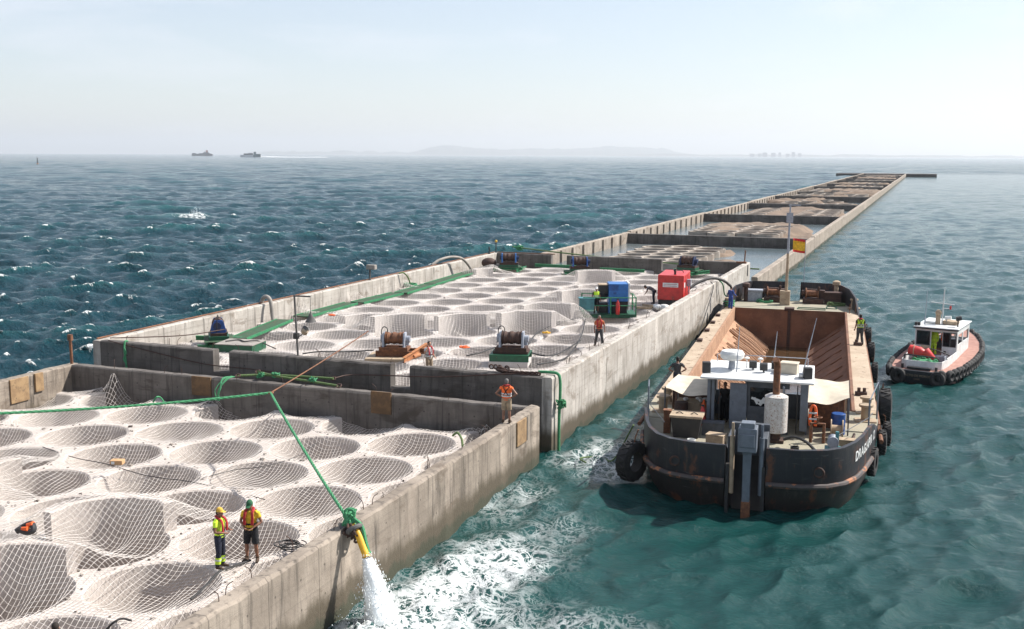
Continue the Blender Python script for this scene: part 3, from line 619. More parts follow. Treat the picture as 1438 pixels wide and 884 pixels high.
for i, (y0, y1) in enumerate(zip(B, B[1:])):
    what = ['flooded, with an island of round cells', 'half full of sand around cells', 'full of brown sand and cells'][i] if i < 3 else ('full of dark sand and cells' if i % 2 else 'with patchy sand and a sheet of water')
    t = thing('concrete_caisson', f'{ORD[i]} caisson along the breakwater, {what}', 'caisson', (0, 0, 0), 0, 'caissons of the breakwater')
    roughwall((XR, y0+.1), (XR, y1-.1), -3, W3+.1*(i % 3 == 1), .6, 'wall_far', t, chips=.07, step=.6 if i < 3 else 3)
    ribs = []; yy = y0+3
    while yy < y1-1: ribs.append(((XL+.55, yy, -1), (XL+.85, yy+.35, W3-.12))); yy += 4.4
    roughwall((XL, y1-.1), (XL, y0+.1), -3, W3+.12*(i % 2), .6, 'wall_far', t, chips=.09, step=.6 if i < 3 else 3, extra=ribs)
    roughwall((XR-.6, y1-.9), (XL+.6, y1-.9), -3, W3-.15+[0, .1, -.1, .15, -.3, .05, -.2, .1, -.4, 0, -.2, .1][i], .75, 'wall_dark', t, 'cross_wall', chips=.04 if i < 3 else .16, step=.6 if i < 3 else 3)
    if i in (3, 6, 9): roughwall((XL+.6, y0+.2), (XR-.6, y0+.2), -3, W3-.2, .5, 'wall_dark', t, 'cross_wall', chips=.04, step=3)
    if i >= 1:              # white ring stands in for bright water seen through a round wall opening
        mb = MB().torus(.55, .16, 24, 8, Matrix.Translation((-21.5+1.2*(i % 3), y1-.99, 1.0)) @ Matrix.Rotation(R(90), 4, 'X'))
        if i < 7: mb.build('bright_opening_ring', 'white', t)
    if i == 0:
        cl = lattice(-39.52, 118, -35.5, -23.8, 117.5, 140)
        cl = [c for c in cl if -36 < c[0] < -23.5 and 116.5+.35*abs(c[0]+30) < c[1] < 141]
        celldeck('cell_cluster', cl, None, 1.15, 1.6, 'cluster', t, 2.12, 1.8)
        sandpile(t, -28.0, 138.5, 6.5, 7, .92, 3); sandpile(t, -22.8, 127, 2.6, 6.5, .55, 8)
    elif i == 1:
        cl = lattice(-39.52, 171, -33, -22, 166, 186); cl = [c for c in cl if -33.5 < c[0] < -22]
        celldeck('cell_cluster', cl, None, 1.3, 1.8, 'cluster', t, 2.12, 1.9)
        sandpile(t, -27.5, 183, 11.5, 21, 1.5, 13); sandpile(t, -20, 172, 5, 13, .8, 17)
    elif i == 2:
        sandpile(t, -27, 237, 13, 26, 1.45, 23); sandpile(t, -36, 225, 4, 10, .9, 25)
        cl = lattice(-39.52, 228, -33, -21, 222, 246); cl = [c for c in cl if abs(c[0]+28) > 2.5]
        celldeck('cell_cluster', cl, None, 1.35, 1.7, 'cluster', t, 2.12, 1.9)
    else:
        g = random.Random(i*7)
        for k in range(4): sandpile(t, g.uniform(-34, -20), y0+6+k*14+g.uniform(-3, 3), g.uniform(6, 12), g.uniform(7, 13), g.uniform(1.0, 1.9), i*5+k, 30)
        cl = lattice(-39.52, y0, -36+g.uniform(0, 4), -20, y0+8, y1-8); cl = [c for c in cl if g.random() < .38]
        celldeck('cell_cluster', cl, None, 1.35, 1.7, 'cluster', t, 2.12, 1.9, False)
t = thing('concrete_caisson', 'last dark caisson lying crosswise at the far tip of the breakwater', 'caisson', (0, 0, 0), 0, 'caissons of the breakwater')
mb = MB().box((-58, 746, -3), (4.4, 768, 1.9))
for k in range(17): mb.box((-57.5+k*3.8, 745.6, -2), (-56.9+k*3.8, 746.1, 1.8))
mb.build('cross_wall', 'wall_dark', t, smooth=0)
# ================================================================== BARGE
M['strake'] = worn('scuffed_rubbing_strake', (.07, .055, .05), (.045, .04, .04), (.33, .13, .055), .5, .62, 1.4, .7)
BARGE = thing('hopper_barge', 'rusty black split hopper barge with an open sand-brown hold, moored along the tall wall', 'barge', BO, BA)
BC, DK = -.35, 1.6
SS = [(.75, -1.0), (2.0, -.95), (2.9, -.62), (3.5, -.05), (3.95, .9), (4.25, 2.0), (4.55, 3.6), (4.72, 4.6), (4.8, 5.2), (5.0, 7.5), (5.03, 10), (5.03, 24), (5.03, 38), (4.95, 40), (4.75, 42.5), (4.35, 45), (3.75, 47.6), (3.35, 48.5), (.55, 48.8)]
def outline(i, su=0, bu=0):
    pts = []
    def tr(v, u):
        s = 1 if v > 0 else -1; q = min(1, max(0, abs(v)-.8)/1.5)
        return (v-s*i*q, u+su*max(0, 1-(u+1)/5) - bu*max(0, (u-40)/9))
    for v, u in SS: pts.append(tr(v, u))
    pts += [(.55, 46.6), (-.55, 46.6)]
    for v, u in reversed(SS): pts.append(tr(-v, u))
    pts += [(-.75, .75), (.75, .75)]
    return pts
def topz(u):
    def sm(a, b, x): t = min(1, max(0, (x-a)/(b-a))); return t*t*(3-2*t)
    return DK+.02+.72*(1-sm(4.3, 5.4, u))+1.3*sm(39.5, 44, u)
def loft(mb, rings):
    n = len(rings[0]); vs = [p for r in rings for p in r]
    return mb.add(vs, [(k*n+i, k*n+(i+1) % n, (k+1)*n+(i+1) % n, (k+1)*n+i) for k in range(len(rings)-1) for i in range(n)])
o0 = outline(0); nO = len(o0); tz = [topz(u) for v, u in o0]
for k in (len(SS), len(SS)+1, nO-2, nO-1): tz[k] = DK+.03
rings = []
for z, i, su, bu in ((-1.6, .8, 1.5, 3.0), (-.2, .3, .45, 1.2), (.35, .1, .2, .6), (.98, 0, 0, .1)):
    rings.append([(BC+v, u, z) for v, u in outline(i, su, bu)])
rings.append([(BC+v, u, t) for (v, u), t in zip(o0, tz)])
o1 = outline(.12, .14, .14); rings.append([(BC+v, u, t+.01) for (v, u), t in zip(o1, tz)]); rings.append([(BC+v, u, DK-.05) for v, u in o1])
loft(MB(), rings).build('hull', 'barge_hull', BARGE, smooth=32)
# half-breadth for the deck
_st = sorted([(u, v) for v, u in SS]); 
def hw(u): return float(np.interp(u, [a for a, b in _st], [b for a, b in _st]))-(.005 if 5.4 < u < 39.6 else .1)
def deckstrip(us, inner, z, mat, name):
    mb = MB(); vs = []
    for u in us: vs += [(BC-hw(u), u, z), (inner[0], u, z), (inner[1], u, z), (BC+hw(u), u, z)]
    fs = []
    for i in range(len(us)-1):
        a, b = i*4, i*4+4; fs += [(a, a+1, b+1, b), (a+2, a+3, b+3, b+2)]
    return mb.add(vs, fs).build(name, mat, BARGE, smooth=0)
HL, HRr = -4.35, 3.6
us = [9.0]+list(np.linspace(10, 39.5, 12))+[39.7, 41]; deckstrip(us, (HL, HRr), DK+.045, 'mud_deck', 'side_deck')
deckstrip([41.0, 42, 43, 44, 45, 46, 46.55], (BC, BC), DK+.002, 'bow_deck', 'fore_deck')
mb = MB()
for s in (-1, 1):
    pl = [(BC+s*.56, 46.55), (BC+s*hw(46.55), 46.55), (BC+s*hw(47.5), 47.5), (BC+s*3.1, 48.4), (BC+s*.56, 48.65)]
    mb.prism(pl, DK-.1, DK+.002)
mb.build('bow_deck_plate', 'bow_deck', BARGE, smooth=0)
mb = MB(); vs = []
us = [.8, 1.5, 2.5, 3.5, 4.5, 5.39, 5.41, 6, 7.5, 9]
for u in us: vs += [(BC-hw(u), u, DK+.045*(u > 5.4)), (BC+hw(u), u, DK+.045*(u > 5.4))]
mb.add(vs, [(i*2, i*2+1, i*2+3, i*2+2) for i in range(len(us)-1)])
for s in (-1, 1): mb.prism([(BC+s*.77, .8), (BC+s*.77, -.85), (BC+s*1.9, -.8), (BC+s*2.8, -.5), (BC+s*3.4, .05), (BC+s*3.75, .8)], DK-.1, DK)
mb.build('aft_deck', 'bow_deck', BARGE, smooth=0)
mb = MB(); mb.tube([(BC+v*1.012, u-(.06 if u < 1 else 0), .98) for v, u in SS[:9]], .11, 8); mb.tube([(BC-v*1.012, u-(.06 if u < 1 else 0), .98) for v, u in SS[:9]], .11, 8)
mb.build('rubbing_strake', 'strake', BARGE)
mb = MB(); mb.tube([(BC+5.06, 5.3, 1.3), (BC+5.06, 40, 1.35)], .09, 8); mb.tube([(BC-5.06, 5.3, 1.3), (BC-5.06, 40, 1.35)], .09, 8); mb.build('side_rail', 'rust', BARGE)
# hold
ZB = -1.25
def quad(name, pts, mat, sub=1): return MB().add(pts, [(0, 1, 2, 3)]).build(name, mat, BARGE, smooth=0)
U0, U1 = 9.0, 41.0; cv = (HL+HRr)/2; bl, br = cv-1.25, cv+1.25
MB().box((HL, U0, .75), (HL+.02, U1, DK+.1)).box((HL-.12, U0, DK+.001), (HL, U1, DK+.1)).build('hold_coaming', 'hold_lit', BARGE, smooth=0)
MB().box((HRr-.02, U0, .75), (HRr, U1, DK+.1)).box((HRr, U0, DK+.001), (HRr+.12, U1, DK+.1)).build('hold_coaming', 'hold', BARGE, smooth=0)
def slope(x0, x1, mat, s):
    n, m = 60, 14; vs = []
    for j in range(m):
        t = j/(m-1)
        for i in range(n):
            u = U0+(U1-U0)*i/(n-1); z = .78+(ZB-.78)*t+.1*mnoise.fractal(Vector((u*.8, t*3, s)), 1, 2, 5)*(1-abs(2*t-1)**4)
            vs.append((x0+(x1-x0)*t, u, z))
    return MB().add(vs, [(j*n+i, j*n+i+1, (j+1)*n+i+1, (j+1)*n+i) for j in range(m-1) for i in range(n-1)]).build('hold_slope', mat, BARGE, smooth=0)
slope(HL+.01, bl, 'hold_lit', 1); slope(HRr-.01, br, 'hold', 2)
mb = MB(); g = random.Random(4)
u = 18.0
while u < 40.4:
    a = g.uniform(.03, .3); b = g.uniform(.85, 1.0); wd = g.uniform(.05, .16)
    p0 = Vector((HL+(bl-HL)*a, u, .78+(ZB-.78)*a+.06)); p1 = Vector((HL+(bl-HL)*b, u+g.uniform(-.1, .3), .78+(ZB-.78)*b+.06))
    mb.tube([p0, p0.lerp(p1, .5)+Vector((0, 0, g.uniform(0, .05))), p1], (wd, wd*1.2, wd*.8), 6); u += g.uniform(.35, .75)
mb.build('mud_ridge', 'hold_lit', BARGE)
mb = MB()
for k in range(9): 
    u = 17+k*2.8; mb.tube([(HRr+(br-HRr)*.1, u, .78+(ZB-.78)*.1+.03), (HRr+(br-HRr)*.95, u, .78+(ZB-.78)*.95+.03)], .06, 6)
o = mb.build('hold_rib', 'hold', BARGE); o['kind'] = 'stuff'
MB().box((HL, U1, ZB-.4), (HRr, U1+.05, DK+.1)).build('hold_bulkhead', 'hold', BARGE, smooth=0)
MB().box((HL, U0-.05, ZB-.4), (HRr, U0, DK-.03)).build('hold_bulkhead', 'hold', BARGE, smooth=0)
MB().box((cv-.1, U1-.05, ZB), (cv+.12, U1-.002, DK+.16)).cbox((cv, U1+.3, DK+.12), (.7, .8, .2)).build('hinge_seam', 'rust_dark', BARGE, smooth=0)
bw, nt, b = newmat('muddy_bilge_water'); b.inputs['Base Color'].default_value = (.06, .035, .018, 1); b.inputs['Roughness'].default_value = .1; bump(nt, b, noise(nt, wpos(nt), 2.2, 4), .15, .05)
MB().add([(bl-.4, U0, ZB+.12), (br+.4, U0, ZB+.12), (br+.4, U1, ZB+.12), (bl-.4, U1, ZB+.12)], [(0, 1, 2, 3)]).build('bilge_water', bw, BARGE, smooth=0)
# wheelhouse
WH = MB()
va, vb, ua, ub = -2.36, 1.72, 4.1, 6.9; ZR = 3.82
wh = MB().box((va, ub-.08, DK), (vb, ub, DK+1.15)).box((va, ub-.08, DK+1.95), (vb, ub, ZR))
for x in (va, -1.0, .35, vb-.12): wh.box((x, ub-.079, DK+1.15), (x+.12, ub-.001, DK+1.95))
wh.box((va, ua+.2, DK), (va+.07, ub-.08, DK+1.1)).box((vb-.07, ua+.2, DK), (vb, ub-.08, DK+1.1)).box((va, ua+.2, ZR-.25), (va+.07, ub-.08, ZR)).box((vb-.07, ua+.2, ZR-.25), (vb, ub-.08, ZR))
wh.box((va, 5.4, DK+1.1), (va+.07, 5.55, ZR-.25)).box((vb-.07, 5.4, DK+1.1), (vb, 5.55, ZR-.25))
wheel = wh.build('wheelhouse', 'grey_paint', BARGE, smooth=0)
MB().box((va, ua-.06, DK), (va+.3, ua+.2, ZR)).build('post', 'grey_paint', wheel, smooth=0, bevel=.02)
MB().box((vb-.3, ua-.06, DK+.2), (vb, ua+.2, ZR)).build('post', 'grey_paint', wheel, smooth=0, bevel=.02)
MB().box((-1.42, ua-.1, DK+.12), (-.72, ua-.02, ZR-.15)).cbox((-1.3, ua-.12, DK+1.2), (.05, .05, .2)).build('door', 'grey_paint', wheel, smooth=0, bevel=.015)
MB().box((.72, ua-.5, DK+.2), (.8, ua+.15, ZR-.1)).build('door', 'grey_paint', wheel, smooth=0, bevel=.015)
MB().box((-.7, ua, DK), (.98, ua+.06, DK+1.12)).box((-.7, ua, ZR-.3), (.98, ua+.06, ZR)).box((-.7, ua+.001, DK+1.12), (-.6, ua+.059, ZR-.3)).box((.3, ua+.001, DK+1.12), (.38, ua+.059, ZR-.3)).build('aft_panel', 'grey_dark', wheel, smooth=0)
MB().box((-.6, ua+.02, DK+1.12), (.3, ua+.035, ZR-.3)).build('aft_window', 'glass', wheel, smooth=0)
mb = MB(); mb.cbox((-.25, ua-.004, DK+1.38), (.62, .012, .1), ry=R(18)).cbox((-.1, ua-.007, DK+1.34), (.14, .012, .38), ry=R(35)).cbox((-.36, ua-.007, DK+1.36), (.1, .012, .3), ry=R(-30)); mb.build('window_tape', 'white', wheel, smooth=0)
MB().box((-2.0, ub-.9, DK), (-1.15, ub-.12, DK+.95)).cbox((-1.6, ub-.6, DK+1.02), (.7, .4, .16)).build('console', 'grey_dark', wheel, smooth=0, bevel=.02)
mb = MB(); mb.add([(va-.28, ua-.35, ZR), (vb+.22, ua-.35, ZR), (vb+.18, ub+.25, ZR+.1), (va-.2, ub+.25, ZR+.1), (va-.28, ua-.35, ZR+.09), (vb+.22, ua-.35, ZR+.09), (vb+.18, ub+.25, ZR+.19), (va-.2, ub+.25, ZR+.19)], [(0, 3, 2, 1), (4, 5, 6, 7), (0, 1, 5, 4), (1, 2, 6, 5), (2, 3, 7, 6), (3, 0, 4, 7)])
roof = mb.build('roof', 'white', wheel, smooth=0, bevel=.03)
ZT = ZR+.14
mb = MB().lathe([(.0, 0), (.38, .0), (.5, .1), (.52, .26), (.44, .38), (.0, .42)], 24, Matrix.Translation((-1.5, 5.5, ZT+.42))); mb.build('radar_dome', 'white', BARGE)
MB().cyl((-1.5, 5.5, ZT-.05), (-1.5, 5.5, ZT+.44), .16, 12, .12).build('radar_post', 'pale_steel', BARGE)
def speaker(x): 
    mb = MB(); mb.cbox((x, 4.6, ZT+.18), (.34, .3, .5), rz=R(12)); mb.build('loudspeaker', 'black', BARGE, smooth=0, bevel=.03)
speaker(-2.48); speaker(1.66)
for x, y in ((-.62, 5.6), (-.15, 5.2), (.3, 5.7)):
    mb = MB(); mb.cbox((x, y, ZT+.24), (.32, .18, .3), rx=R(15)); mb.cyl((x, y+.08, ZT-.05), (x, y+.08, ZT+.2), .04, 8); mb.build('floodlight', 'black', BARGE, smooth=0, bevel=.02)
for x, y, h in ((-.9, 5.9, .42), (-.35, 6.1, .38)):
    mb = MB().cyl((x, y, ZT), (x, y, ZT+h), .025, 8).lathe([(0, 0), (.1, .01), (.12, .05), (.05, .1), (0, .11)], 14, Matrix.Translation((x, y, ZT+h-.02))); mb.build('antenna', 'white', BARGE)
for a, b in (((-1.25, 5.0, ZT), (-1.2, 5.1, ZT+1.9)), ((.18, 6.2, ZT), (.3, 6.3, ZT+1.6)), ((1.45, 5.6, ZT), (1.9, 6.0, ZT+2.3))):
    MB().tube([a, b], [.03, .012], 6).build('whip_antenna', 'pale_steel', BARGE)
MB().lathe([(0, 0), (.09, 0), (.1, .2), (.05, .3), (.02, .6), (0, .6)], 12, Matrix.Translation((.25, 6.0, ZT))).build('antenna', 'white', BARGE)
MB().cbox((.9, 5.4, ZT+.2), (.7, .5, .42), rz=R(-8)).cbox((.9, 5.4, ZT+.44), (.76, .56, .06), rz=R(-8)).build('roof_locker', 'cream', BARGE, smooth=0, bevel=.03)
MB().cbox((1.4, 4.7, ZT+.08), (.2, .16, .18)).cyl((1.4, 4.6, ZT+.08), (1.4, 4.5, ZT+.08), .07, 12).build('camera_housing', 'silver', BARGE, smooth=0, bevel=.02)
# exhaust
mb = MB().tube(curve([(.5, 2.9, 3.5), (.5, 2.9, 4.3), (.5, 2.88, 4.75), (.44, 2.7, 5.0)]), .14, 14); mb.build('exhaust_pipe', 'rust', BARGE)
mb = MB().lathe([(0, 0), (.3, 0), (.46, .06), (.46, 1.5), (.3, 1.58), (0, 1.58)], 24, Matrix.Translation((.52, 2.9, 1.98))); mb.build('silencer', 'exhaust', BARGE)
MB().cyl((.52, 2.9, DK), (.52, 2.9, 2.0), .22, 14).cbox((.52, 2.9, DK+.06), (.7, .6, .12)).build('exhaust_base', 'rust_dark', BARGE)
# stern ram and its frame
mb = MB(); mb.box((-.62, -1.5, 2.25), (.06, -.75, 3.15)); mb.cbox((-.28, -1.2, 3.2), (.5, .5, .3)); mb.box((-.55, -1.56, 2.45), (-.01, -1.5, 2.95)); ram = mb.build('ram_head', 'grey_paint', BARGE, smooth=0, bevel=.03)
mb = MB().tube([(-.28, -1.15, 2.3), (-.28, -1.15, 2.1), (-.28, -1.15, .25)], [(.3, .3), (.21, .21), (.2, .2)], 4, up=(.7, .7, 0)); mb.build('ram_leg', 'grey_paint', BARGE, smooth=20, bevel=.02)
MB().box((-.44, -1.32, -.5), (-.12, -1.0, .32)).build('ram_foot', 'rust', BARGE, smooth=0, bevel=.02)
MB().box((-1.02, .55, DK), (.42, .8, 2.85)).box((-1.05, -.6, DK), (-.85, .7, 2.6)).box((.2, -.6, DK), (.4, .7, 2.6)).build('ram_frame', 'grey_dark', BARGE, smooth=0, bevel=.02)
for x in (-.85, .22):
    MB().cyl((x, -.9, .5), (x, -.9, 2.7), .09, 12).cyl((x, -.9, 2.2), (x, -.9, 3.2), .05, 10).build('hydraulic_cylinder', 'wood' if x < 0 else 'grey_paint', BARGE)
MB().box((-1.07, -.98, -1.2), (-.95, .6, DK)).box((.25, -.98, -1.2), (.37, .6, DK)).box((-1.07, .6, -1.2), (.37, .7, DK)).build('ram_slot', 'black', BARGE, smooth=0)
# awnings
def awning(pts, name='awning'):
    a, b, c, d = [Vector(p) for p in pts]; n = 10; vs = []
    for j in range(n):
        for i in range(n):
            s, t = i/(n-1), j/(n-1); p = (a.lerp(b, s)).lerp(d.lerp(c, s), t); vs.append(p+Vector((0, 0, -.16*math.sin(math.pi*s)*(1-.3*t)+.03*math.sin(9*s+4*t))))
    return MB().add(vs, [(j*n+i, j*n+i+1, (j+1)*n+i+1, (j+1)*n+i) for j in range(n-1) for i in range(n-1)]).build(name, 'cream', BARGE, smooth=80)
awning([(-4.2, 4.6, 3.18), (-2.36, 4.2, 3.02), (-2.36, 7.0, 3.35), (-4.0, 7.3, 3.25)])
awning([(1.72, 4.2, 3.02), (3.35, 4.7, 3.2), (3.35, 7.3, 3.4), (1.72, 7.0, 3.55)])
mb = MB()
for x, y, t in ((-4.2, 4.6, 3.2), (3.35, 4.7, 3.2), (3.35, 7.3, 3.4), (-4.0, 7.3, 3.27)): mb.cyl((x, y, DK), (x, y, t), .03, 8)
mb.build('awning_pole', 'grey_dark', BARGE)
# stanchions with wire at the quarter
for s, us_ in ((-1, (3.8, 5.2)), (1, (4.0, 7.9))):
    mb = MB()
    for u in us_: mb.cyl((BC+s*(hw(u)-.05), u, DK), (BC+s*(hw(u)-.05), u, DK+1.75), .035, 8)
    mb.tube([(BC+s*(hw(us_[0])-.05), us_[0], DK+1.7), (BC+s*(hw(us_[1])-.05), us_[1], DK+1.7)], .025, 6)
    mb.build('guard_rail', 'grey_paint', BARGE)
# casing and bollards
MB().box((-4.15, 7.6, DK), (-2.5, 9.0, DK+.75)).box((-2.45, 7.1, DK), (-2.38, 9.0, DK+1.2)).build('engine_casing', 'rust_dark', BARGE, smooth=0, bevel=.03)
MB().box((-4.2, 6.9, DK), (-4.05, 7.0, DK+1.5)).box((-4.2, 6.9, DK+.9), (-2.5, 7.0, DK+1.45)).build('aft_screen', 'rust_dark', BARGE, smooth=0)
MB().box((1.9, 5.6, DK), (3.2, 7.2, DK+1.35)).cbox((2.5, 5.57, DK+.7), (.95, .06, .9)).build('deck_locker', 'rust', BARGE, smooth=0, bevel=.03)
MB().box((1.85, 7.3, DK), (3.3, 7.5, DK+1.6)).build('deck_screen', 'mud_deck', BARGE, smooth=0)
def bollard(v, u, mat='rust', nm='bollard'):
    mb = MB().box((v-.45, u-.35, DK), (v+.45, u+.35, DK+.1))
    for e in (-.0,): mb.lathe([(.2, 0), (.2, .55), (.3, .58), (.3, .68), (0, .7)], 18, Matrix.Translation((v, u+e, DK+.1)))
    return mb.build(nm, mat, BARGE)
bollard(-4.55, 6.5, 'wood'); bollard(-4.6, 8.3, 'wood'); bollard(4.12, 7.4, 'wood'); bollard(4.2, 9.0, 'wood')
bollard(-4.85, 41.3, 'wood'); bollard(4.25, 43.6, 'wood')
for v, u in ((-3.3, 46.0), (2.7, 46.2)): MB().cbox((v, u, DK+.4), (1.25, .8, .8)).cbox((v, u, DK+.86), (1.4, .95, .14)).build('deck_chest', 'pale_steel' if v < 0 else 'rust_dark', BARGE, smooth=0, bevel=.03)
# windlasses
for v in (-1.7, 1.25):
    mb = MB().cbox((v, 46.0, DK+.2), (1.6, 1.1, .4)); base = mb.build('windlass', 'rust_dark', BARGE, smooth=0, bevel=.02)
    MB().lathe([(0, -.5), (.45, -.5), (.45, -.42), (.26, -.4), (.26, .4), (.45, .42), (.45, .5), (0, .5)], 20, Matrix.Translation((v-.1, 46.0, DK+.75)) @ Matrix.Rotation(R(90), 4, 'Y')).build('drum', 'rust', base)
    MB().cbox((v+.65, 46.1, DK+.7), (.4, .5, .7)).cyl((v-.9, 46, DK+.8), (v-.6, 46, DK+.8), .22, 14).cbox((v-.2, 46.6, DK+.9), (.9, .25, .3)).cyl((v+.4, 45.7, DK+1.0), (v+.4, 45.7, DK+1.35), .09, 10).build('gearbox', 'rust_dark', base, smooth=30, bevel=.03)
for v, u, h in ((-3.9, 45.6, 1.5), (2.95, 47.0, 1.75)):
    MB().lathe([(.16, 0), (.16, h-.4), (.3, h-.35), (.3, h-.1), (.12, h), (0, h)], 14, Matrix.Translation((v, u, DK))).build('vent_post', 'wood' if v > 0 else 'rust_dark', BARGE)
# mast with plate and platform
mb = MB().tube([(-.78, 44.4, DK), (-.76, 44.4, DK+4)], [.13, .1], 10); mb.cbox((-.85, 44.4, DK+.55), (.75, .7, 1.1)); mast = mb.build('mast', 'wood', BARGE, smooth=30)
MB().tube([(-.76, 44.4, DK+4), (-.72, 44.4, DK+7.75)], [.095, .06], 10).cbox((-.4, 44.4, DK+7.7), (.9, .08, .07)).build('mast_top', 'pale_steel', BARGE)
MB().cbox((-.73, 44.3, DK+6.75), (.5, .06, .75)).build('mast_sign', 'pale_steel', BARGE, smooth=0)
# deck hatch lines and hoses on the foredeck
mb = MB()
for x0, y0, x1, y1 in ((.2, 42.2, 2.2, 43.0), (2.3, 43.0, 3.0, 44.2)):
    mb.tube([(x0, y0, DK+.03), (x1, y0, DK+.03), (x1, y1, DK+.03), (x0, y1, DK+.03), (x0, y0, DK+.03)], .04, 6)
mb.build('hatch_rim', 'green', BARGE, smooth=0)
mb = MB()
for k in range(30): mb.cbox((HL-.5+random.uniform(-.4, .3), 12+k, DK+.04), (random.uniform(.05, .2), random.uniform(.1, .35), .05), rz=random.uniform(0, 3))
for k in range(20): mb.cbox((HRr+.55+random.uniform(-.3, .45), 13+k*1.4, DK+.035), (random.uniform(.05, .18), random.uniform(.1, .3), .05), rz=random.uniform(0, 3))
o = mb.build('mud_clods', 'mud_deck', BARGE, smooth=0); o['kind'] = 'stuff'
mb = MB().cbox((4.05, 12.6, DK+.12), (.55, .3, .2)).cyl((3.95, 12.6, DK+.1), (3.95, 12.6, DK+.42), .08, 8).cyl((4.2, 12.6, DK+.1), (4.2, 12.6, DK+.42), .08, 8); mb.build('cleat', 'rust_dark', BARGE)
mb = MB().cbox((4.2, 27, DK+.12), (.5, .3, .2)).cyl((4.1, 27, DK+.1), (4.1, 27, DK+.4), .08, 8); mb.build('cleat', 'rust_dark', BARGE)
for k, u in enumerate((36.5, 33, 29.5, 25.5)): MB().cbox((BC-4.8, u, DK+.1), (.3, .5, .2)).build('cleat', 'rust_dark', BARGE, smooth=0)
# hawse holes in the stern
for s in (-1, 1):
    x, y = (2.55, -.75) if s > 0 else (-2.2, -.92)
    MB().torus(.17, .045, 20, 8, Matrix.Translation((BC+s*2.65, -.79, 1.52)) @ Matrix.Rotation(R(90), 4, 'X') @ Matrix.Rotation(R(-s*14), 4, 'Y')).build('hawse_ring', 'rust_dark', BARGE)
    MB().lathe([(0, 0), (.17, 0), (.17, .03), (0, .03)], 18, Matrix.Translation((BC+s*2.65, -.77, 1.52)) @ Matrix.Rotation(R(90), 4, 'X')).build('hawse_hole', 'black', BARGE)
# name on the starboard quarter, following the plating
cu = bpy.data.curves.new('letters', 'FONT'); cu.body = 'DRAGLAPIR 12'; cu.size = .5; cu.extrude = .004; cu.offset = .012; cu.space_character = 1.05
tmp = bpy.data.objects.new('tmp', cu); COL.objects.link(tmp); bpy.context.view_layer.update()
me = bpy.data.meshes.new_from_object(tmp.evaluated_get(bpy.context.evaluated_depsgraph_get())); bpy.data.objects.remove(tmp)
path = [Vector((BC+v, u, 0)) for v, u in SS[3:9]]; ln = [0]
for a, b in zip(path, path[1:]): ln.append(ln[-1]+(b-a).length)
L0_, wtx = .95, max(v.co.x for v in me.vertices)
for v in me.vertices:
    s = L0_+v.co.x/wtx*3.9; k = max(0, min(len(ln)-2, int(np.searchsorted(ln, s))-1)); d = (path[k+1]-path[k]).normalized(); n_ = Vector((d.y, -d.x, 0))
    p = path[k]+d*(s-ln[k])+n_*(.02+v.co.z); v.co = (p.x, p.y, 1.62+v.co.y*1.05)
finish(me, 'name_lettering', 'white', BARGE, smooth=0)
def onbarge(v, u, z=DK): 
    c, s = math.cos(BA), math.sin(BA); return Vector((BO.x+v*c-u*s, BO.y+v*s+u*c, z))
# clutter and pipework
def junk(nm, mat, fn): mb = MB(); fn(mb); return mb.build(nm, mat, BARGE, smooth=30, bevel=.012)
junk('fuel_drum', 'rust_dark', lambda m: m.lathe([(0, 0), (.29, 0), (.29, .28), (.305, .3), (.29, .32), (.29, .58), (.305, .6), (.29, .62), (.29, .88), (0, .88)], 18, Matrix.Translation((-3.55, 5.0, DK))))
junk('fuel_drum', 'blue', lambda m: m.lathe([(0, 0), (.29, 0), (.29, .28), (.305, .3), (.29, .32), (.29, .88), (0, .88)], 18, Matrix.Translation((2.95, 4.9, DK))))
junk('tool_chest', 'grey_dark', lambda m: m.cbox((-2.0, 3.3, DK+.25), (.9, .5, .5), rz=.1).cbox((-2.0, 3.3, DK+.52), (.94, .54, .05), rz=.1))
junk('valve_manifold', 'rust', lambda m: m.tube([(1.9, 3.2, DK), (1.9, 3.2, DK+.8), (2.4, 3.2, DK+.8), (2.4, 3.2, DK)], .07, 8).cyl((2.15, 3.2, DK+.8), (2.15, 3.2, DK+1.05), .05, 8).torus(.16, .025, 14, 6, Matrix.Translation((2.15, 3.2, DK+1.06))))
junk('deck_pipe', 'grey_dark', lambda m: m.tube(curve([(-3.6, .6, DK+.12), (-2.2, .2, DK+.12), (-1.3, .3, DK+.12), (-1.2, 1.6, DK+.12), (-1.25, 4.0, DK+.12)], 6), .07, 8))
junk('deck_pipe', 'rust_dark', lambda m: m.tube(curve([(.9, .2, DK+.12), (2.3, .4, DK+.12), (3.3, 1.5, DK+.12), (3.6, 4.5, DK+.14)], 6), .06, 8))
junk('cable_reel', 'wood', lambda m: m.lathe([(0, -.25), (.42, -.25), (.42, -.2), (.2, -.2), (.2, .2), (.42, .2), (.42, .25), (0, .25)], 20, Matrix.Translation((2.9, 3.9, DK+.42)) @ Matrix.Rotation(R(90), 4, 'Y')))
junk('crate', 'wood', lambda m: m.cbox((-1.7, 1.6, DK+.22), (.7, .5, .44), rz=-.2).cbox((-1.7, 1.6, DK+.46), (.74, .54, .04), rz=-.2))
junk('gas_bottle', 'orange', lambda m: m.lathe([(0, 0), (.11, 0), (.11, .9), (.05, 1.02), (.04, 1.12), (0, 1.12)], 12, Matrix.Translation((-2.55, 4.7, DK))))
junk('oil_bucket', 'black', lambda m: m.lathe([(0, 0), (.14, 0), (.17, .34), (.15, .34), (.13, .05), (0, .05)], 14, Matrix.Translation((1.35, 1.1, DK))))
junk('oil_bucket', 'white', lambda m: m.lathe([(0, 0), (.14, 0), (.17, .34), (.15, .34), (.13, .05), (0, .05)], 14, Matrix.Translation((-2.6, 1.0, DK))))
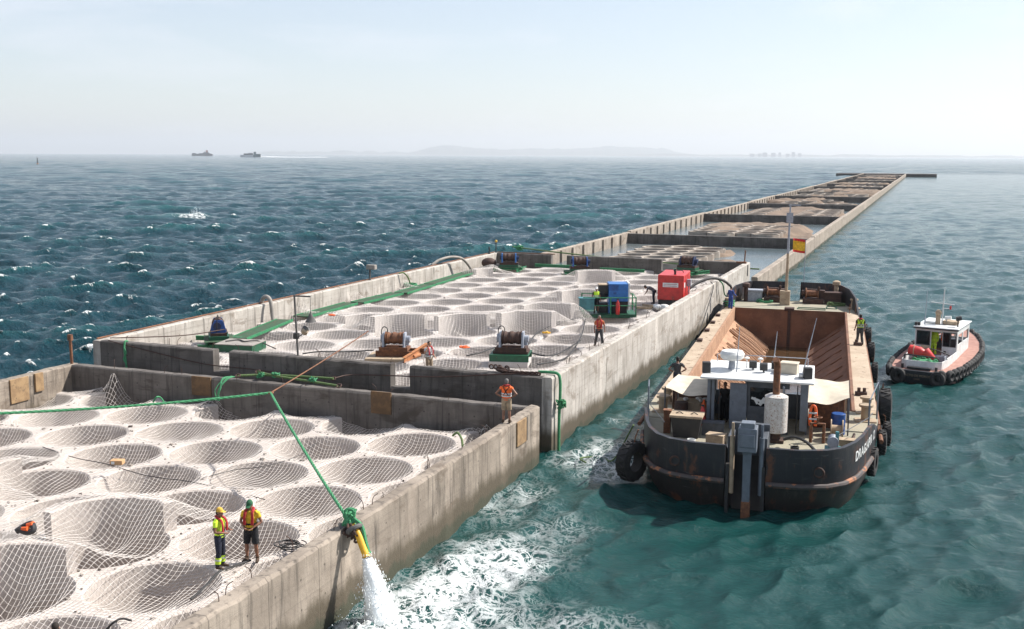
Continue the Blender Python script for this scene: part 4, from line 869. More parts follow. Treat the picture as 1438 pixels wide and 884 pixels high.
junk('roof_rail', 'pale_steel', lambda m: [m.tube([(va+.1, 6.9, ZT+.03), (va+.1, 6.9, ZT+.38)], .02, 6), m.tube([(vb-.1, 6.9, ZT+.03), (vb-.1, 6.9, ZT+.38)], .02, 6), m.tube([(va+.1, 6.9, ZT+.38), (vb-.1, 6.9, ZT+.38)], .02, 6)] and m)
junk('roof_cable', 'black', lambda m: m.tube(curve([(-2.3, 4.3, ZT-.04), (-1.2, 4.6, ZT-.035), (-.3, 4.5, ZT-.035), (.8, 4.9, ZT-.035), (1.5, 4.4, ZT-.04)], 5), .018, 5))
for x in (-2.2, -1.85, .55, 1.3): junk('wall_conduit', 'black', lambda m: m.tube([(x, ua-.075, DK+.1), (x, ua-.075, ZR-.1)], .025, 6))
junk('side_plating', 'rust_dark', lambda m: m.box((va+.02, ua+.25, DK), (va+.06, ub-.1, DK+1.09)))
for s in (-1, 1):
    junk('guard_wire', 'grey_dark', lambda m: m.tube([(BC+s*(hw(5.3)-.05), 5.3, DK+.9), (BC+s*(hw(4)-.05), 4.0, DK+1.0), (BC+s*3.3, .8, DK+1.0)], .02, 5))
junk('hold_ladder', 'rust', lambda m: [m.tube([(HRr+.3+q, 40.7, DK+.06), (HRr+.3+q, 39.6, DK+.9)], .025, 6) for q in (0, .4)] and m)
# tyres
def tyre_mesh(Rr, r, wd):
    prof = [(Rr-.02, -wd*.42), (Rr+r*.45, -wd/2), (Rr+r, -wd*.4), (Rr+r*1.06, -wd*.15), (Rr+r*1.06, wd*.15), (Rr+r, wd*.4), (Rr+r*.45, wd/2), (Rr-.02, wd*.42), (Rr+.05, 0)]
    mb = MB().lathe(prof, 36, None, True)
    for k in range(36):
        q = 2*math.pi*k/36; m = Matrix.Rotation(q, 4, 'Z') @ Matrix.Translation((Rr+r*1.06, 0, 0)) @ Matrix.Rotation(R(24 if k % 2 else -24), 4, 'X')
        mb.box((-.02, -.03, -wd*.38), (.035, .03, wd*.38), m)
    return mb
TY = [(4.75, 4.3, .72, .56, .6, 'lowest aft tyre hanging beside the lettering'), (5.2, 6.6, .95, .5, .6, 'tyre hanging just forward of the lettering quarter, half behind the lowest tyre'), (5.5, 8.6, .85, .5, .6, 'tyre hanging between the lettering quarter and the biggest tractor tyre'), (5.6, 13.4, 1.0, .85, 1.0, 'biggest tractor tyre with deep tread hanging at the middle of the barge side'), (5.45, 22.5, .9, .55, .6, 'tyre hanging alone forward of the tractor tyre'), (5.45, 28.5, 1.0, .6, .7, 'tyre hanging below the worker in the yellow-green vest'), (5.45, 34.5, 1.0, .6, .7, 'tyre hanging nearest the bow on the open water side')]
for v, u, z, rad, wd, lab in TY:
    t = thing('tyre_fender', 'black rubber '+lab, 'tyre', onbarge(BC+v-.05, u, z), BA+R(-90) if u > 5 else BA+R(-100), 'tyre fenders hung along the barge')
    tb_ = tyre_mesh(rad*.55, rad*.45, wd*.62); o = tb_.build('tread', 'rubber', t); o.matrix_local = Matrix.Rotation(R(90), 4, 'X')
    o = MB().tube([(0, -.05, rad*.5), (0, -.12, rad+.3), (0, -.2, DK-z+.1)], .025, 6).build('hanging_chain', 'rust', t)
t = thing('tyre_fender', 'black rubber tyre hanging at the port stern corner facing the concrete wall', 'tyre', onbarge(-4.95, 1.0, .85), BA+R(62), 'tyre fenders hung along the barge')
o = tyre_mesh(.42, .36, .55).build('tread', 'rubber', t); o.matrix_local = Matrix.Rotation(R(90), 4, 'X')
o = MB().tube([(0, -.05, .4), (0, -.15, 1.0), (0, -.3, 1.35)], .025, 6).build('hanging_chain', 'rust', t)
# loose gear on the aft deck
def bthing(name, label, cat, v, u, rz=0, z=DK, group=None): return thing(name, label, cat, onbarge(v, u, z), BA+rz, group)
t = bthing('storage_bin', 'black bin with a tan lid on the barge stern deck', 'bin', -3.0, 2.7)
MB().add([(-.5, -.35, 0), (.5, -.35, 0), (.5, .35, 0), (-.5, .35, 0), (-.62, -.45, .85), (.62, -.45, .85), (.62, .45, .85), (-.62, .45, .85)], [(0, 3, 2, 1), (4, 5, 6, 7), (0, 1, 5, 4), (1, 2, 6, 5), (2, 3, 7, 6), (3, 0, 4, 7)]).build('bin_body', 'black', t, smooth=0, bevel=.03)
mb = MB().cbox((0, 0, .9), (1.34, 1.0, .1)); lid = mb.build('lid', 'wood', t, smooth=0, bevel=.02)
for x in (-.3, .3): MB().tube(curve([(x-.15, -.1, .95), (x, -.1, 1.02), (x+.15, -.1, .95)], 5), .02, 6).build('handle', 'black', lid)
t = bthing('work_bench', 'tan plywood bench cluttered with rags under the port awning', 'bench', -3.0, 5.6)
MB().box((-.75, -.4, 0), (.75, .4, .78)).build('cabinet', 'wood', t, smooth=0, bevel=.02); MB().box((-.8, -.45, .78), (.8, .45, .84)).build('bench_top', 'wood', t, smooth=0)
mb = MB()
for k in range(7): mb.sphere((random.uniform(-.6, .6), random.uniform(-.3, .3), .9), (random.uniform(.08, .18), .1, .07), 8, 5)
mb.build('rags', 'white_cloth', t)
t = bthing('mooring_post', 'dark red steel post on the port quarter of the barge', 'post', -3.85, 3.0); MB().box((-.14, -.14, 0), (.14, .14, .95)).cbox((0, 0, .97), (.36, .36, .05)).build('post', 'rust', t, smooth=0, bevel=.02)
t = bthing('jerrycan', 'yellow jerrycan beside the black bin', 'jerrycan', -3.5, 4.1); MB().box((-.16, -.12, 0), (.16, .12, .38)).build('can_body', 'yellow_cloth', t, smooth=0, bevel=.05); MB().cyl((.08, 0, .38), (.08, 0, .46), .04, 10).tube([(-.1, 0, .38), (-.1, 0, .45), (.03, 0, .45)], .02, 6).build('cap', 'black', t)
t = bthing('fire_extinguisher', 'red fire extinguisher hung by the port post of the wheelhouse', 'extinguisher', -2.5, 3.9, z=DK+.35); MB().lathe([(0, 0), (.1, .01), (.11, .06), (.11, .5), (.05, .6), (.03, .66), (0, .66)], 16).build('cylinder', 'red', t); MB().cbox((0, 0, .7), (.14, .05, .06)).tube(curve([(0, -.03, .68), (.12, -.06, .55), (.12, -.06, .2)]), .015, 6).build('valve', 'black', t)
t = bthing('lifejacket', 'orange and white lifejacket hanging inside the starboard door of the wheelhouse', 'lifejacket', 1.95, 4.0, z=DK+.5); 
MB().tube(curve([(-.1, 0, 0), (-.13, -.04, .4), (-.07, 0, .78), (.07, 0, .78), (.13, -.04, .4), (.1, 0, 0)]), (.06), 8).build('float_pad', 'orange', t); MB().cbox((0, -.1, .3), (.32, .04, .07)).cbox((0, -.1, .55), (.32, .04, .07)).build('strap', 'reflective', t, smooth=0)
t = bthing('capstan', 'small grey-green motor capstan by the starboard rail at the stern', 'capstan', 2.75, 1.6)
MB().cbox((0, 0, .15), (.6, .5, .3)).build('base', 'teal', t, smooth=0, bevel=.02); MB().lathe([(0, -.3), (.2, -.3), (.12, -.15), (.12, .1), (.22, .22), (.22, .3), (0, .3)], 18, Matrix.Translation((0, 0, .55)) @ Matrix.Rotation(R(90), 4, 'X')).build('drum', 'pale_steel', t); MB().cyl((.15, .1, .3), (.15, .1, .9), .07, 10).build('motor', 'teal', t)
t = bthing('timber_offcut', 'pale timber box beside the capstan on the stern deck', 'box', 3.3, 2.7); MB().box((-.3, -.2, 0), (.3, .2, .35)).cbox((0, 0, .37), (.66, .46, .04)).build('box', 'wood', t, smooth=0, bevel=.01)
t = bthing('coiled_hose', 'black hose looping across the stern deck of the barge', 'hose', 1.5, 1.6)
MB().tube(curve([(-.6, .6, .3), (-.2, .3, .5), (.3, -.2, .45), (.8, -.5, .06), (1.0, -.1, .05), (.6, .2, .05)]), .06, 8).build('hose', 'hose_black', t)
t = bthing('flagpole', 'red and yellow striped flag on a thin pole at the barge bow', 'flag', .42, 48.75, z=topz(48)); 
MB().cyl((0, 0, -.6), (0, 0, 3.4), .03, 8, .02).build('pole', 'pale_steel', t)
def flagmesh(z0, z1):
    n = 16; vs = []
    for j in range(4):
        for i in range(n):
            s = i/(n-1); vs.append((-.95+s*1.0-.02, .14*math.sin(s*7)*(1-s)+.02*j, z0+(z1-z0)*j/3-.12*(s)*(0)+.12*(1-s)))
    return MB().add(vs, [(j*n+i, j*n+i+1, (j+1)*n+i+1, (j+1)*n+i) for j in range(3) for i in range(n-1)])
fl = flagmesh(2.5, 3.24).build('flag', plain('flag_yellow', (.85, .5, .02)), t, smooth=80); rd = plain('flag_red', (.62, .02, .02))
flagmesh(2.32, 2.5).build('stripe', rd, fl, smooth=80); flagmesh(3.24, 3.42).build('stripe', rd, fl, smooth=80)
t = bthing('rope_pile', 'heap of green mooring rope lying on the barge bow deck', 'rope', -2.4, 45.2)
pts = [(.55*math.cos(k*.55)*(1+.2*math.sin(k)), .38*math.sin(k*.55), .04+.01*k % .2) for k in range(46)]
MB().tube(curve(pts, 3), .035, 6).build('rope', 'rope_green', t)
t = bthing('rope_pile', 'heap of pale green rope by the starboard bow bulwark', 'rope', 3.0, 45.0); MB().tube(curve([(x*1.1, y*.9, z) for x, y, z in pts], 3), .035, 6).build('rope', 'rope_olive', t)
t = bthing('rope_pile', 'green rope wound round the port bollard near the worker in blue', 'rope', -4.85, 41.3); MB().tube(curve([(.42*math.cos(k*.5), .42*math.sin(k*.5), .12+.012*k) for k in range(40)], 3), .04, 6).build('rope', 'rope_green', t)
mb = MB().tube(curve([tuple(onbarge(-5.0, 1.5, 2.2)), (-11.8, 42.5, .25), (-12.6, 43.2, .1), (-13.3, 42.6, .12), (-12.9, 42.1, .1)]), .035, 6); o = mb.build('floating_rope', 'rope_olive'); tag(o, 'pale green rope trailing in the foam off the port stern of the barge', 'rope')
# ================================================================== TUG
TUG = thing('tugboat', 'small black tug with white wheelhouse and a ring of black fenders', 'boat', TO, TA); TUG.scale = (.87, .95, .95)
TS = [(0, 0.02, .85), (1.35, 0, .85), (1.8, .35, .85), (2.05, 1.2, .85), (2.3, 3, .88), (2.42, 5.5, .95), (2.35, 8, 1.08), (1.95, 10.2, 1.25), (1.3, 12, 1.42), (.6, 13.2, 1.55), (0, 13.6, 1.6)]
def tout(i, lift, zf):
    r = [(max(0, v-i*min(1, v)), u+(i*.8 if u < 1 else 0)-(i*1.5 if u > 11 else 0), zf(z)) for v, u, z in TS]
    return r+[(-v, u, z) for v, u, z in reversed(r[1:-1])]
loft(MB(), [tout(.7, 0, lambda z: -.6), tout(.28, 0, lambda z: .05)]).build('boot_top', 'antifoul', TUG)
loft(MB(), [tout(.28, 0, lambda z: .05), tout(.03, 0, lambda z: z-.25), tout(0, 0, lambda z: z), tout(.1, 0, lambda z: z+.04)]).build('hull', 'hull_black', TUG)
dk = tout(.1, 0, lambda z: z+.03); n = len(dk); h_ = len(TS)
vs = dk; fs = [(i, i+1, n-1-i if i < h_-2 else h_-1, (n-i) % n) if i > 0 else (0, 1, n-1) for i in range(h_-1)]
fs = [(0, 1, n-1)]+[(i, i+1, n-i-1, n-i) for i in range(1, h_-2)]+[(h_-2, h_-1, h_)]
MB().add(vs, fs).build('deck', 'pink_deck', TUG, smooth=0)
mb = MB()   # aft well coaming
cp = [(-1.4, 5.0), (-1.38, 2.0), (-1.25, 1.0), (-.9, .75), (.9, .75), (1.25, 1.0), (1.38, 2.0), (1.4, 5.0)]
for (a, b) in zip(cp, cp[1:]):
    d = Vector((b[0]-a[0], b[1]-a[1], 0)); m = Matrix.Translation((a[0], a[1], .86)) @ d.to_track_quat('X', 'Z').to_matrix().to_4x4(); mb.box((-.02, -.03, 0), (d.length+.02, .03, .5 if a[1] < 3 and b[1] < 3 else .58), m)
mb.build('well_coaming', 'white', TUG, smooth=0)
MB().prism([(-1.36, 4.9), (-1.3, 1.1), (-.9, .8), (.9, .8), (1.3, 1.1), (1.36, 4.9)], .88, .93).build('well_floor', 'grey_dark', TUG, smooth=0)
c0, c1, ZC = 4.7, 8.6, 2.85
mb = MB().box((-1.4, c0, .9), (-.32, c0+.06, 1.75)).box((.42, c0, .9), (1.4, c0+.06, 1.75)).box((-1.4, c0, 2.62), (1.4, c0+.06, ZC)).box((-1.4, c0, 1.75), (-1.28, c0+.059, 2.62)).box((-.42, c0, 1.75), (-.32, c0+.059, 2.62)).box((.42, c0, 1.75), (.5, c0+.059, 2.62)).box((.9, c0, 1.75), (.98, c0+.059, 2.62)).box((1.3, c0, 1.75), (1.4, c0+.059, 2.62))
for x in (-1.4, 1.34): mb.box((x, c0+.06, .9), (x+.06, c1, 1.85)).box((x, c0+.06, 2.5), (x+.06, c1, ZC)).box((x, 6.4, 1.85), (x+.06, 6.6, 2.5)).box((x, c1-.2, 1.85), (x+.06, c1, 2.5)).box((x, c0+.06, 1.85), (x+.06, c0+.3, 2.5))
mb.box((-1.34, c1-.06, .9), (1.34, c1, 1.85)).box((-1.34, c1-.06, 2.55), (1.34, c1, ZC))
for x in (-1.34, -.5, .42, 1.26): mb.box((x, c1-.059, 1.85), (x+.08, c1-.001, 2.55))
cab = mb.build('wheelhouse', 'white', TUG, smooth=0)
def frame(x0, x1, z0, z1):
    mb = MB()
    for a, b in (((x0, z0), (x1, z0+.05)), ((x0, z1-.05), (x1, z1))): mb.box((a[0], c0-.03, a[1]), (b[0], c0-.002, b[1]))
    for x in (x0, x1-.05): mb.box((x, c0-.03, z0+.05), (x+.05, c0-.002, z1-.05))
    f = mb.build('window_frame', 'black', cab, smooth=0); return f
frame(-1.3, -.38, 1.72, 2.64); frame(.46, .94, 1.72, 2.64); frame(.96, 1.33, 1.72, 2.64)
MB().box((-1.28, c0+.02, 1.77), (-.42, c0+.03, 2.6)).build('window_pane', 'glass', cab, smooth=0); MB().box((.5, c0+.02, 1.77), (.9, c0+.03, 2.6)).build('window_pane', 'glass', cab, smooth=0)
mb = MB()
for x, z in ((-1.1, 1.5), (-.6, 1.35), (.62, 1.35)): mb.cbox((x, c0-.01, z), (.16, .05, .2))
mb.build('vent', 'black', cab, smooth=0, bevel=.02)
MB().box((-1.2, c1-.9, .95), (1.2, c1-.1, 1.75)).build('console', 'grey_dark', cab, smooth=0)
mb = MB().box((-1.5, c0-.22, ZC), (1.5, c1+.25, ZC+.08)); rf = mb.build('roof', 'white', cab, smooth=0, bevel=.03)
MB().box((-1.5, c0-.24, ZC-.06), (1.5, c0-.2, ZC+.02)).build('roof_trim', 'black', cab, smooth=0)
MB().cbox((.55, 6.5, ZC+.2), (1.0, .9, .22)).build('roof_hatch', 'wood', TUG, smooth=0, bevel=.03); MB().cbox((-.75, 6.6, ZC+.17), (.8, 1.2, .14)).build('roof_hatch', 'white', TUG, smooth=0, bevel=.03)
mb = MB().cyl((.05, 6.0, ZC), (.08, 6.1, ZC+2.35), .05, 10, .035).cyl((-.75, 6.05, ZC+1.5), (.8, 6.05, ZC+1.42), .025, 8).cyl((.05, 6.05, ZC+1.15), (.6, 6.05, ZC+1.15), .022, 8); mb.build('mast', 'white', TUG)
MB().cyl((.55, 6.05, ZC+1.1), (.55, 6.05, ZC+1.32), .07, 10).build('mast_light', 'red', TUG)
MB().cyl((-.22, 6.0, ZC), (-.22, 6.0, ZC+.75), .17, 14).sphere((-.2, 5.95, ZC+.85), (.22, .22, .2), 12, 8).build('funnel', 'wood', TUG)
MB().cyl((.2, 6.2, ZC+.5), (.62, 6.2, ZC+.55), .12, 12).cyl((.3, 6.2, ZC), (.3, 6.2, ZC+.5), .05, 8).build('radar_scanner', 'white', TUG)
MB().cyl((1.2, 5.6, ZC), (1.2, 5.6, ZC+.55), .05, 8).cyl((1.1, 5.45, ZC+.6), (1.4, 5.6, ZC+.66), .15, 14).build('searchlight', 'black', TUG)
MB().cyl((-1.0, 5.6, ZC), (-1.0, 5.6, ZC+.55), .045, 8).cyl((-1.0, 5.6, ZC+.5), (-.97, 5.65, ZC+2.2), .02, 6).build('whip_antenna', 'pale_steel', TUG)
for x in (-1.4, -1.2): MB().cbox((x, 4.8, ZC+.2), (.16, .2, .2)).cyl((x, 4.8, ZC), (x, 4.8, ZC+.15), .03, 8).build('floodlight', 'black', TUG, smooth=0, bevel=.02)
mb = MB().tube(curve([(-1.15, .95, 1.3), (-1.1, .92, 1.62), (-.8, .9, 1.66), (.8, .9, 1.62), (1.05, .95, 1.52), (1.12, 1.0, 1.28)]), .045, 8).tube(curve([(-.9, 3.4, 1.45), (0, 3.3, 1.72), (.9, 3.5, 1.5), (1.1, 4.3, 1.2)]), .035, 8); mb.build('guard_hoop', 'black', TUG)
mb = MB().cbox((0, .35, .98), (1.5, .3, .12)); mb.cyl((-1.1, .5, .9), (-1.1, .5, 1.15), .09, 10); mb.cyl((1.05, .5, .9), (1.05, .5, 1.1), .09, 10); mb.build('towing_rail', 'black', TUG)
# fenders round the sheer
fp = []; pth = [Vector(p) for p in TS[1:]]; dist = 0; nxt = .1
for a, b in zip(pth, pth[1:]):
    l = (b-a).length
    while nxt <= dist+l:
        t_ = (nxt-dist)/l; p = a.lerp(b, t_); d = (b-a).normalized(); fp.append((p, Vector((d.y, -d.x, 0)).normalized())); nxt += .62
    dist += l
fend = None
for s in (1, -1):
    for p, nn_ in fp:
        P_ = Vector((p.x*s, p.y, p.z-.2)); n_ = Vector((nn_.x*s, nn_.y, 0))
        if fend is None:
            mb = MB().torus(.24, .15, 18, 8); fend = mb.build('fender', 'rubber', TUG); o = fend
        else: o = fend.copy(); COL.objects.link(o); o.parent = TUG
        o.matrix_local = Matrix.Translation(P_+n_*.1) @ n_.to_track_quat('Z', 'Y').to_matrix().to_4x4() @ Matrix.Diagonal((random.uniform(.9, 1.12), random.uniform(.9, 1.1), 1.25, 1))
for x in (-1.2, 1.3):
    o = fend.copy(); COL.objects.link(o); o.parent = TUG; o.matrix_local = Matrix.Translation((x, -.1, .5)) @ Matrix.Rotation(R(90), 4, 'X') @ Matrix.Scale(1.3, 4)
for body, sz, z in (('PACTO DE MOROS', .2, .5), ('CADIZ', .13, .3)):
    cu = bpy.data.curves.new('letters', 'FONT'); cu.body = body; cu.size = sz; cu.extrude = .003; cu.align_x = 'CENTER'
    tmp = bpy.data.objects.new('tmp', cu); COL.objects.link(tmp); bpy.context.view_layer.update()
    me = bpy.data.meshes.new_from_object(tmp.evaluated_get(bpy.context.evaluated_depsgraph_get())); bpy.data.objects.remove(tmp)
    for v in me.vertices: v.co = (v.co.x-.05, -.005-v.co.z+.28*.8*max(0, (.6-z-v.co.y))/.55*.9-.012, z+v.co.y)
    finish(me, 'name_lettering', 'wood', TUG, smooth=0)
def ontug(v, u, z): 
    c, s = math.cos(TA), math.sin(TA); v *= .87; u *= .95; z *= .97; return Vector((TO.x+v*c-u*s, TO.y+v*s+u*c, z))
t = thing('mooring_buoy', 'red buoy of two cones lying across the stern well of the tug', 'buoy', ontug(-.35, 2.3, 1.45), TA)
MB().tube([(-.75, 0, .25), (-.7, 0, .25), (-.1, 0, .12), (.2, -.02, .05)], [.12, .3, .34, .22], 18).tube([(.15, 0, .18), (.2, 0, .16), (.75, -.05, -.2), (.85, -.06, -.27)], [.2, .34, .14, .05], 18).build('float', 'red', t)
MB().torus(.33, .025, 20, 6, Matrix.Translation((-.4, 0, .19)) @ Matrix.Rotation(R(90), 4, 'Y')).build('band', 'wood', t)
t = thing('net_pile', 'heap of green netting behind the black hoop at the tug stern', 'net', ontug(.15, 1.5, .95), TA)
mb = MB()
for k in range(26): x = random.uniform(-.95, .35); mb.tube(curve([(x, random.uniform(-.3, .4), .1), (x+.2, random.uniform(-.3, .5), random.uniform(.25, .45)), (x+.45, random.uniform(-.3, .5), .12)], 5), .045, 6)
mb.sphere((-.1, .1, .1), (.95, .5, .25), 16, 8); mb.build('netting', 'rope_green', t)
t = thing('hatch_board', 'pale slatted board propped against the tug wheelhouse', 'board', ontug(-.55, 4.0, .95), TA); MB().cbox((0, 0, .4), (.5, .06, .8), rx=R(-25)).build('board', 'wood', t, smooth=0)
t = thing('crate', 'black open crate in the stern well of the tug', 'crate', ontug(.6, 3.3, .95), TA); MB().box((-.35, -.25, 0), (.35, .25, .06)).box((-.35, -.25, .06), (.35, -.2, .35)).box((-.35, .2, .06), (.35, .25, .35)).box((-.35, -.2, .06), (-.3, .2, .35)).box((.3, -.2, .06), (.35, .2, .35)).build('crate_body', 'pale_steel', t, smooth=0)
# ================================================================== FAR SHIPS, BUOY
def shipcolor(n, c): M[n] = plain(n, c, .6)
shipcolor('ship_hull', (.07, .08, .1)); shipcolor('ship_red', (.4, .1, .07)); shipcolor('ship_white', (.7, .7, .7)); shipcolor('ship_teal', (.05, .13, .15))
p = far(284, 6800); t = thing('cargo_ship', 'grey-blue ship with a red funnel on the left horizon', 'ship', (p.x, p.y, 0), -math.atan2(p.x, p.y)*-1*-1)
ang = math.atan2(p.y, p.x)-R(90); t.rotation_euler = (0, 0, ang)
def shiphull(l, wd, h, bow): return MB().prism([(-l/2, 0), (-l/2+bow, -wd/2), (l/2-4, -wd/2), (l/2, -wd/3), (l/2, wd/3), (l/2-4, wd/2), (-l/2+bow, wd/2)], -3, h)
shiphull(122, 20, 13, 18).build('hull', 'ship_hull', t, smooth=0); MB().box((-58, -6, 13), (-36, 6, 17)).box((-20, -9, 13), (48, 9, 16)).box((5, -8, 16), (40, 8, 21)).build('superstructure', 'ship_hull', t, smooth=0)
MB().box((22, -5, 21), (34, 5, 34)).box((16, -5, 13), (30, 8.8, 15)).build('funnel', 'ship_red', t, smooth=0); MB().cyl((26, 0, 34), (26, 0, 42), .8, 8).box((12, -5, 21), (19, 5, 29)).build('mast', 'ship_white', t, smooth=0)
p = far(352, 4600); t = thing('fast_ferry', 'white fast ferry trailing a white wake on the left horizon', 'ship', (p.x, p.y, 0), math.atan2(p.y, p.x)-R(90))
shiphull(84, 18, 9, 20).build('hull', 'ship_white', t, smooth=0); MB().box((10, -9.2, 1), (40, -9.02, 9.5)).box((12, -8, 9), (40, 8, 13)).build('stern_block', 'ship_teal', t, smooth=0)
MB().box((-28, -8, 9), (10, 8, 15)).build('superstructure', 'ship_hull', t, smooth=0); MB().box((-10, -6, 15), (8, 6, 18)).build('bridge', 'ship_white', t, smooth=0); MB().prism([(12, -3), (22, -3), (22, 3), (12, 3)], 13, 22).build('funnel', 'ship_teal', t, smooth=0)
c, s = math.cos(t.rotation_euler.z), math.sin(t.rotation_euler.z); vs = []; n = 40
for i in range(n):
    x = 40+i*7; w_ = 5+i*.35; h = (4.5*math.exp(-i/5)+1.3)*(1+.3*mnoise.noise(Vector((i*.9, 2, 1))))
    for y, z in ((-w_, .0), (-w_*.5, h), (w_*.5, h), (w_, .0)): vs.append((p.x+x*c-y*s, p.y+x*s+y*c, z+.3))
o = MB().add(vs, [(i*4+j, i*4+j+1, i*4+j+5, i*4+j+4) for i in range(n-1) for j in range(3)]).build('wake_foam', plain('wake_white', (.8, .82, .82), .9)); struct(o, 'stuff')
p = U(52, 230, 0); p = far(52, 1400); t = thing('navigation_buoy', 'small orange and black navigation buoy at the far left of the sea', 'buoy', (p.x, p.y, 0))
MB().lathe([(0, -1), (1.1, -1), (1.2, .7), (.8, 1.1), (0, 1.1)], 16).build('float', 'rust_orange', t); MB().tube([(0, 0, 1.6), (0, 0, 6.5)], [.9, .25], 8).box((-.5, -.5, 6.4), (.5, .5, 7.6)).build('tower', 'black', t)
# ================================================================== WINCHES ON THE SECOND CAISSON
def winch(label, loc, rz, plate, z0, base, cable_loop=True, s=1.0):
    t = thing('winch', label, 'winch', (loc[0], loc[1], Z2), rz, 'winches on the tall caisson'); t.scale = (.74,)*3
    if base == 'beams':
        MB().box((-1.9, -1.5, .02), (1.0, 1.3, .2)).build('timber_mat', 'wood', t, smooth=0, bevel=.02)
        f = MB().ibeam((-1.3, -.55, .2), (1.35, -.55, .2), .42, .22).ibeam((-1.0, .75, .2), (2.1, .75, .2), .42, .22).build('support_beam', 'rust', t, smooth=0)
        MB().ibeam((1.05, -1.9, .02), (2.05, 2.0, .42), .4, .26).build('long_beam', 'rust_orange', t, smooth=0)
        MB().cyl((1.4, -.5, .2), (1.7, .4, .2), .18, 16).build('roller', 'rust_orange', t)
        zb = .62
    elif base == 'green':
        MB().box((-1.5, -1.15, .02), (1.25, 1.2, .42)).build('concrete_pad', 'deck_far', t, smooth=0, bevel=.03)
        MB().box((-1.45, -1.12, .422), (1.3, -1.0, .9)).box((-1.45, 1.0, .422), (1.3, 1.12, .9)).box((-1.45, -1.0, .85), (1.3, 1.0, .89)).build('skid', 'green', t, smooth=0, bevel=.015)
        MB().box((-1.25, -.7, .9), (1.2, .7, 1.08)).build('sub_frame', 'rust_dark', t, smooth=0)
        zb = 1.08
    else:
        lo = .1 if base == 'low' else .35
        m = Matrix.Rotation(R(4 if base == 'tilt' else 0), 4, 'Y')
        MB().ibeam((-1.9, -.9, lo), (1.7, -.9, lo), .3, .25).ibeam((-1.9, .9, lo), (1.7, .9, lo), .3, .25).ibeam((1.0, -1.8, lo-.18), (2.2, 1.7, lo-.1), .34, .25).ibeam((-1.9, -1.6, lo-.18), (-1.5, 1.6, lo-.18), .3, .25).build('skid', 'green_light', t, smooth=0)
        MB().box((-1.9, -1.1, lo+.3), (1.6, 1.1, lo+.34)).box((-2.3, -1.8, lo), (.4, -.9, lo+.05)).build('skid_deck', 'walkway', t, smooth=0)
        MB().box((-1.2, -.75, lo+.34), (1.2, .75, lo+.62)).build('sub_frame', 'green', t, smooth=0)
        zb = lo+.62
    fr = MB().box((-1.0*s, -.62*s, zb), (1.0*s, .62*s, zb+.22)).box((-1.0*s, -.66*s, zb+.2), (1.0*s, -.5*s, zb+.27)).box((-.5, -.6, zb+.27), (.4, -.45, zb+.4)).build('base_frame', 'rust_dark' if base != 'beams' else 'rust', t, smooth=0)
    zc = zb+.27+.5*s
    for x in (-.78, .66):
        MB().prism([(-.6*s, 0), (.6*s, 0), (.42*s, .75*s), (.3*s, 1.0*s), (-.3*s, 1.0*s), (-.42*s, .75*s)], x*s, (x+.13)*s, Matrix.Translation((0, 0, zb+.22)) @ Matrix(((0, 0, 1, 0), (1, 0, 0, 0), (0, 1, 0, 0), (0, 0, 0, 1)))).build('side_plate', plate, t, smooth=0, bevel=.02)
    prof = [(0, -.62)]+[(.44, -.62), (.44, -.58)]; n = 18
    for i in range(n+1): z = -.57+1.14*i/n; prof.append(((.36 if i % 2 else .385)+.03*math.sin(i*.9), z))
    prof += [(.44, .58), (.44, .62), (0, .62)]
    MB().lathe([(r_*s*1.05, z*s) for r_, z in prof], 26, Matrix.Translation((0, 0, zc+.05)) @ Matrix.Rotation(R(90), 4, 'Y')).build('cable_drum', 'rust' if base == 'beams' else 'rust_dark', t, smooth=50)
    MB().cyl((-.95*s, .1, zc), (-.78*s, .1, zc), .3, 18).build('gear_hub', 'navy' if plate != 'pale_steel' else 'pale_steel', t); MB().cyl((.79*s, 0, zc), (1.08*s, 0, zc), .24, 18).box((.8*s, -.15, zc-.45), (1.0*s, .15, zc-.1)).build('drive_motor', 'navy' if plate != 'pale_steel' else 'pale_steel', t)
    if cable_loop: MB().tube(curve([(-.9, .15, zb+.3), (-.98, .1, zc+.5), (-.8, .05, zc+.85), (-.55, 0, zc+.75), (-.5, 0, zc+.4)], 6), .035, 8).build('hydraulic_hose', 'hose_black', t)
    MB().cbox((0, 0, zb+.24), (1.4, .2, .1)).build('brake_bar', 'rust', t, smooth=0)
    return t
winch('blue winch at the sea wall corner, its side plate facing the front wall', (-37.6, 50.4), R(128), 'blue', 0, 'low')
winch('pale winch with rusty drum raised on orange steel beams over a timber mat', (-26.2, 50.3), R(16), 'pale_steel', 0, 'beams', s=1.05)
winch('pale winch with dark drum on a green skid by the right front corner', (-19.7, 50.9), R(14), 'pale_steel', 0, 'green', s=1.1)
winch('blue-sided winch in the far left corner beside the sea wall', (-36.8, 94.2), R(20), 'blue_cab', 0, 'low', False, 1.2)
winch('blue-sided winch at the middle of the back wall before the gap', (-29.5, 93.4), R(24), 'blue', 0, 'low', False, 1.2)
winch('dark blue winch on a tilted green skid at the far right behind the red generator', (-20.1, 96.4), R(-8), 'navy', 0, 'high', False, 1.15)
t = thing('steel_platform', 'low green steel platform with a grey top beside the corner blue winch', 'platform', (-35.1, 49.0, Z2), R(10)); MB().box((-1.1, -.9, 0), (1.1, .9, .45)).build('platform_side', 'green', t, smooth=0); MB().box((-1.12, -.92, .45), (1.12, .92, .49)).build('platform_top', 'hose_pale', t, smooth=0)
MB().tube(curve([(-.8, -.2, .53), (-.3, .4, .53), (.3, -.1, .54), (.8, .3, .55), (1.3, .5, .3), (1.9, .4, .1)], 6), .035, 6).build('hose', 'hose_black', t)
